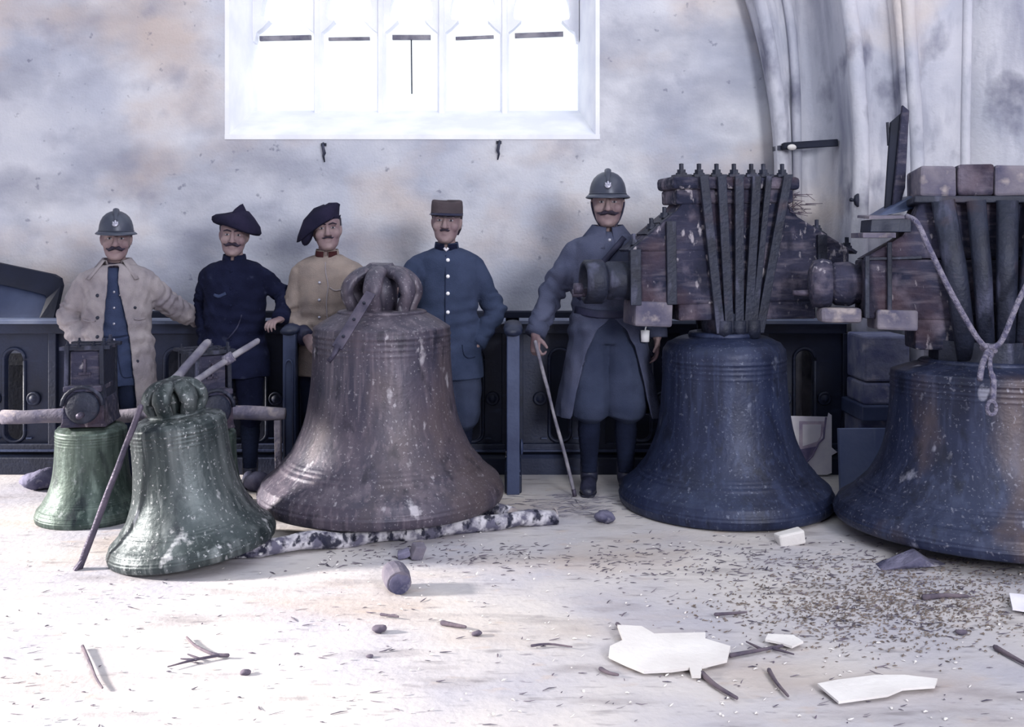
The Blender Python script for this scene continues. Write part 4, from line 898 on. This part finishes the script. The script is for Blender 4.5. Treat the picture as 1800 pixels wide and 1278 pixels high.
rock('rubble_stone', 1062, 918, .055, .03, 'dark lump of rubble at the left foot of the navy bell', M['rock'], 9)
rt = root('wood_block', G(697, 1038), 'short round cut log lying alone on the bright floor', 'log')
p = MB().tube([(-.02, .06, .052), (.0, 0, .05), (.02, -.055, .048)], [.050, .053, .048], 16); wobble(p, .004, 30).build('trunk', M['beam_pale'], rt, smooth=False)
p = MB().tube([(.019, -.054, .048), (.0215, -.061, .048)], .044, 16); p.build('cut_end', M['rock'], rt)
rt = root('broken_block', G(728, 985), 'small broken stone block in front of the birch log', 'stone')
wobble(MB().box((.01, .02, .032), (.05, .06, .064), (R(8), R(12), R(25))), .006, 30).build('block', M['beam_pale'], rt, bevel=.006); wobble(MB().box((-.05, .03, .02), (.06, .05, .036), (0, R(-14), R(10))), .006, 30).build('shard', M['rock'], rt, bevel=.005)
rt = root('plaster_lump', G(1388, 955), 'pale broken plaster lump in front of the navy bell', 'plaster')
wobble(MB().box((0, 0, .03), (.13, .08, .058), (R(6), R(-8), R(4))), .008, 20, 4).build('lump', M['paleplaster'], rt, bevel=.01)
rt = root('wedge_stone', G(1600, 1000), 'dark wedge stone under the front lip of the right-edge bell', 'stone')
wobble(MB().prism([(-.14, -.02, 0), (-.06, -.03, .025), (.03, -.03, .05), (.10, -.02, .03), (.16, 0, 0)], (0, .10, 0)), .012, 22).build('wedge', M['rock'], rt, bevel=.004)
def sheet(name, outline, label, th=.014, lift=0.004, mm=None):
    pts = [G(*q) for q in outline]; c = sum(pts, Vector())/len(pts); rt = root(name, c, label, 'plaster sheet' if mm is None else 'paper')
    dz = Vector((0, 0, lift)); MB().prism([q-c+dz+Vector((0, 0, .05*((q-c).y+.3))) for i, q in enumerate(pts)], (0, 0, th)).build('sheet', mm or M['paleplaster'], rt); return rt
sheet('plaster_sheet', [(1070, 1165), (1100, 1178), (1132, 1190), (1180, 1188), (1212, 1184), (1216, 1197), (1232, 1197), (1234, 1182), (1278, 1172), (1284, 1150), (1240, 1138), (1240, 1128), (1150, 1130), (1128, 1118), (1085, 1116), (1095, 1140), (1072, 1150)], 'larger broken white plaster sheet lying on the floor', .010, .002)
sheet('plaster_sheet', [(1437, 1214), (1474, 1243), (1560, 1232), (1586, 1222), (1643, 1218), (1648, 1206), (1590, 1200), (1540, 1200), (1470, 1208)], 'smaller white plaster sheet near the bottom right of the floor', .008, .0)
sheet('plaster_sheet', [(1345, 1135), (1372, 1140), (1392, 1146), (1412, 1138), (1395, 1128), (1350, 1126)], 'small plaster flake just right of the larger sheet', .008, .0)
sheet('torn_paper', [(1774, 1056), (1780, 1080), (1835, 1088), (1840, 1062)], 'torn white paper at the right edge of the floor', .008, .004, M['paper'])
def twig(pts, r0, label, forks=()):
    p3 = [G(a, b, .012) for a, b in pts]; o = Vector((p3[0].x, p3[0].y, 0)); rt = root('twig', o, label, 'twig', 'twigs on the floor')
    q = [Vector(s) for s in spline([x-o for x in p3], 4)]
    MB().tube(q, [r0*(1-.5*i/len(q)) for i in range(len(q))], 7, rnd=True).build('stem', M['twig'], rt, smooth=True)
    for f_ in forks:
        MB().tube([G(a, b, .012)-o for a, b in f_], [r0*.7, r0*.35] if len(f_) == 2 else [r0*.7]*(len(f_)-1)+[r0*.3], 6, rnd=True).build('fork', M['twig'], rt, smooth=True)
twig([(400, 1152), (375, 1150), (345, 1136), (328, 1120)], .007, 'forked twig lying at the left of the bright floor', [[(385, 1152), (340, 1160), (295, 1172)], [(350, 1158), (330, 1150)], [(345, 1160), (318, 1158)]])
twig([(145, 1136), (158, 1165), (168, 1190), (180, 1209)], .006, 'thin crooked twig near the lower left corner')
twig([(1234, 1184), (1258, 1205), (1295, 1227)], .010, 'dark stick poking out below the larger plaster sheet')
twig([(1352, 1178), (1365, 1200), (1385, 1223)], .008, 'short stick between the two plaster sheets')
twig([(1750, 1138), (1775, 1152), (1812, 1172)], .010, 'stick at the right edge under the torn paper')
twig([(1285, 1152), (1340, 1142), (1400, 1130)], .008, 'dark stick touching the right end of the larger plaster sheet', [[(1340, 1142), (1312, 1128)], [(1360, 1140), (1395, 1150)]])
twig([(1625, 1050), (1660, 1047), (1700, 1048)], .013, 'thick dark stick on the brown dirt at right')
twig([(1258, 1080), (1290, 1078), (1312, 1076)], .007, 'small dark stick in the middle right of the floor')
twig([(778, 1095), (800, 1099), (818, 1102)], .010, 'dark splinter alone on the bright middle floor')
twig([(670, 1080), (700, 1084)], .006, 'thin splinter beneath the short round cut log')
twig([(1085, 1097), (1100, 1107), (1122, 1110)], .008, 'curved bark strip above the larger plaster sheet')
twig([(1056, 1176), (1070, 1183), (1086, 1186)], .008, 'bark strip at the left corner of the larger plaster sheet')
twig([(935, 1135), (965, 1132), (1005, 1137)], .005, 'long thin straw in the middle of the bright floor')
for (px, py, s, lab) in ((668, 1112, .03, 'dark clod of earth left of the middle floor'), (432, 1186, .018, 'curled dark leaf near the forked twig'), (838, 1118, .02, 'small crumbled clod right of the dark splinter'), (650, 1156, .012, 'tiny dark pebble low in the middle left floor'), (1690, 1116, .022, 'dark pebble on the brown dirt at right')):
    rock('clod', px, py, s, s*.5, lab, M['chip'], int(px), s*.7, 'clod')
# loose litter nobody could count
def litter(name, m, n, seed, fn, label):
    rs = random.Random(seed); mb = MB()
    for k in range(n):
        px, py, l, w_ = fn(rs); p = G(px, py); a = rs.gauss(0, .55); d = Vector((math.cos(a), math.sin(a), 0))*l; h = rs.uniform(.003, .010)
        b = Vector((rs.uniform(-.06, .06)*l, rs.uniform(-.06, .06)*l, h*.2))
        mb.tube([p+Vector((0, 0, w_*.4)), p+d*.5+b+Vector((0, 0, w_*.5)), p+d+Vector((0, 0, h*rs.uniform(.3, 1.2)))], [(w_*.3, w_*.2), (w_*.5, w_*.35), (w_*.15, w_*.1)], 4)
    o = mb.build(name, m); o['kind'] = 'stuff'; return tag(o, label, 'litter')
def dens(rs):
    q = rs.random()
    if q < .45: px, py = rs.uniform(1030, 1790), rs.gauss(985, 22)
    elif q < .72: px, py = rs.gauss(1560, 150), rs.gauss(1060, 40)
    elif q < .86: px, py = rs.uniform(560, 1000), rs.gauss(978, 14)
    else: px, py = rs.uniform(0, 1800), rs.uniform(1000, 1278)
    return px, max(py, 925), rs.uniform(.006, .05)*rs.uniform(.3, 1.3), rs.uniform(.002, .007)
litter('wood_litter', M['chip'], 1700, 5, dens, 'scattered dark splinters and chips on the floor before the bells')
def straw(rs): return rs.gauss(1010, 60), max(872, rs.gauss(890, 12)), rs.uniform(.03, .12), rs.uniform(.003, .006)
litter('straw_litter', M['pole'], 160, 8, straw, 'straw and dust around the tall soldier\'s boots')
def crumbs(rs): return rs.uniform(0, 1800), rs.uniform(930, 1278), rs.uniform(.004, .018), rs.uniform(.003, .010)
litter('plaster_litter', M['paleplaster'], 420, 9, crumbs, 'pale plaster crumbs strewn all over the floor')
def earth(rs): return rs.gauss(1570, 150), max(985, rs.gauss(1060, 38)), rs.uniform(.003, .018), rs.uniform(.003, .009)
litter('earth_litter', M['earth'], 2600, 12, earth, 'brown earth crumbs in a patch on the right of the floor')
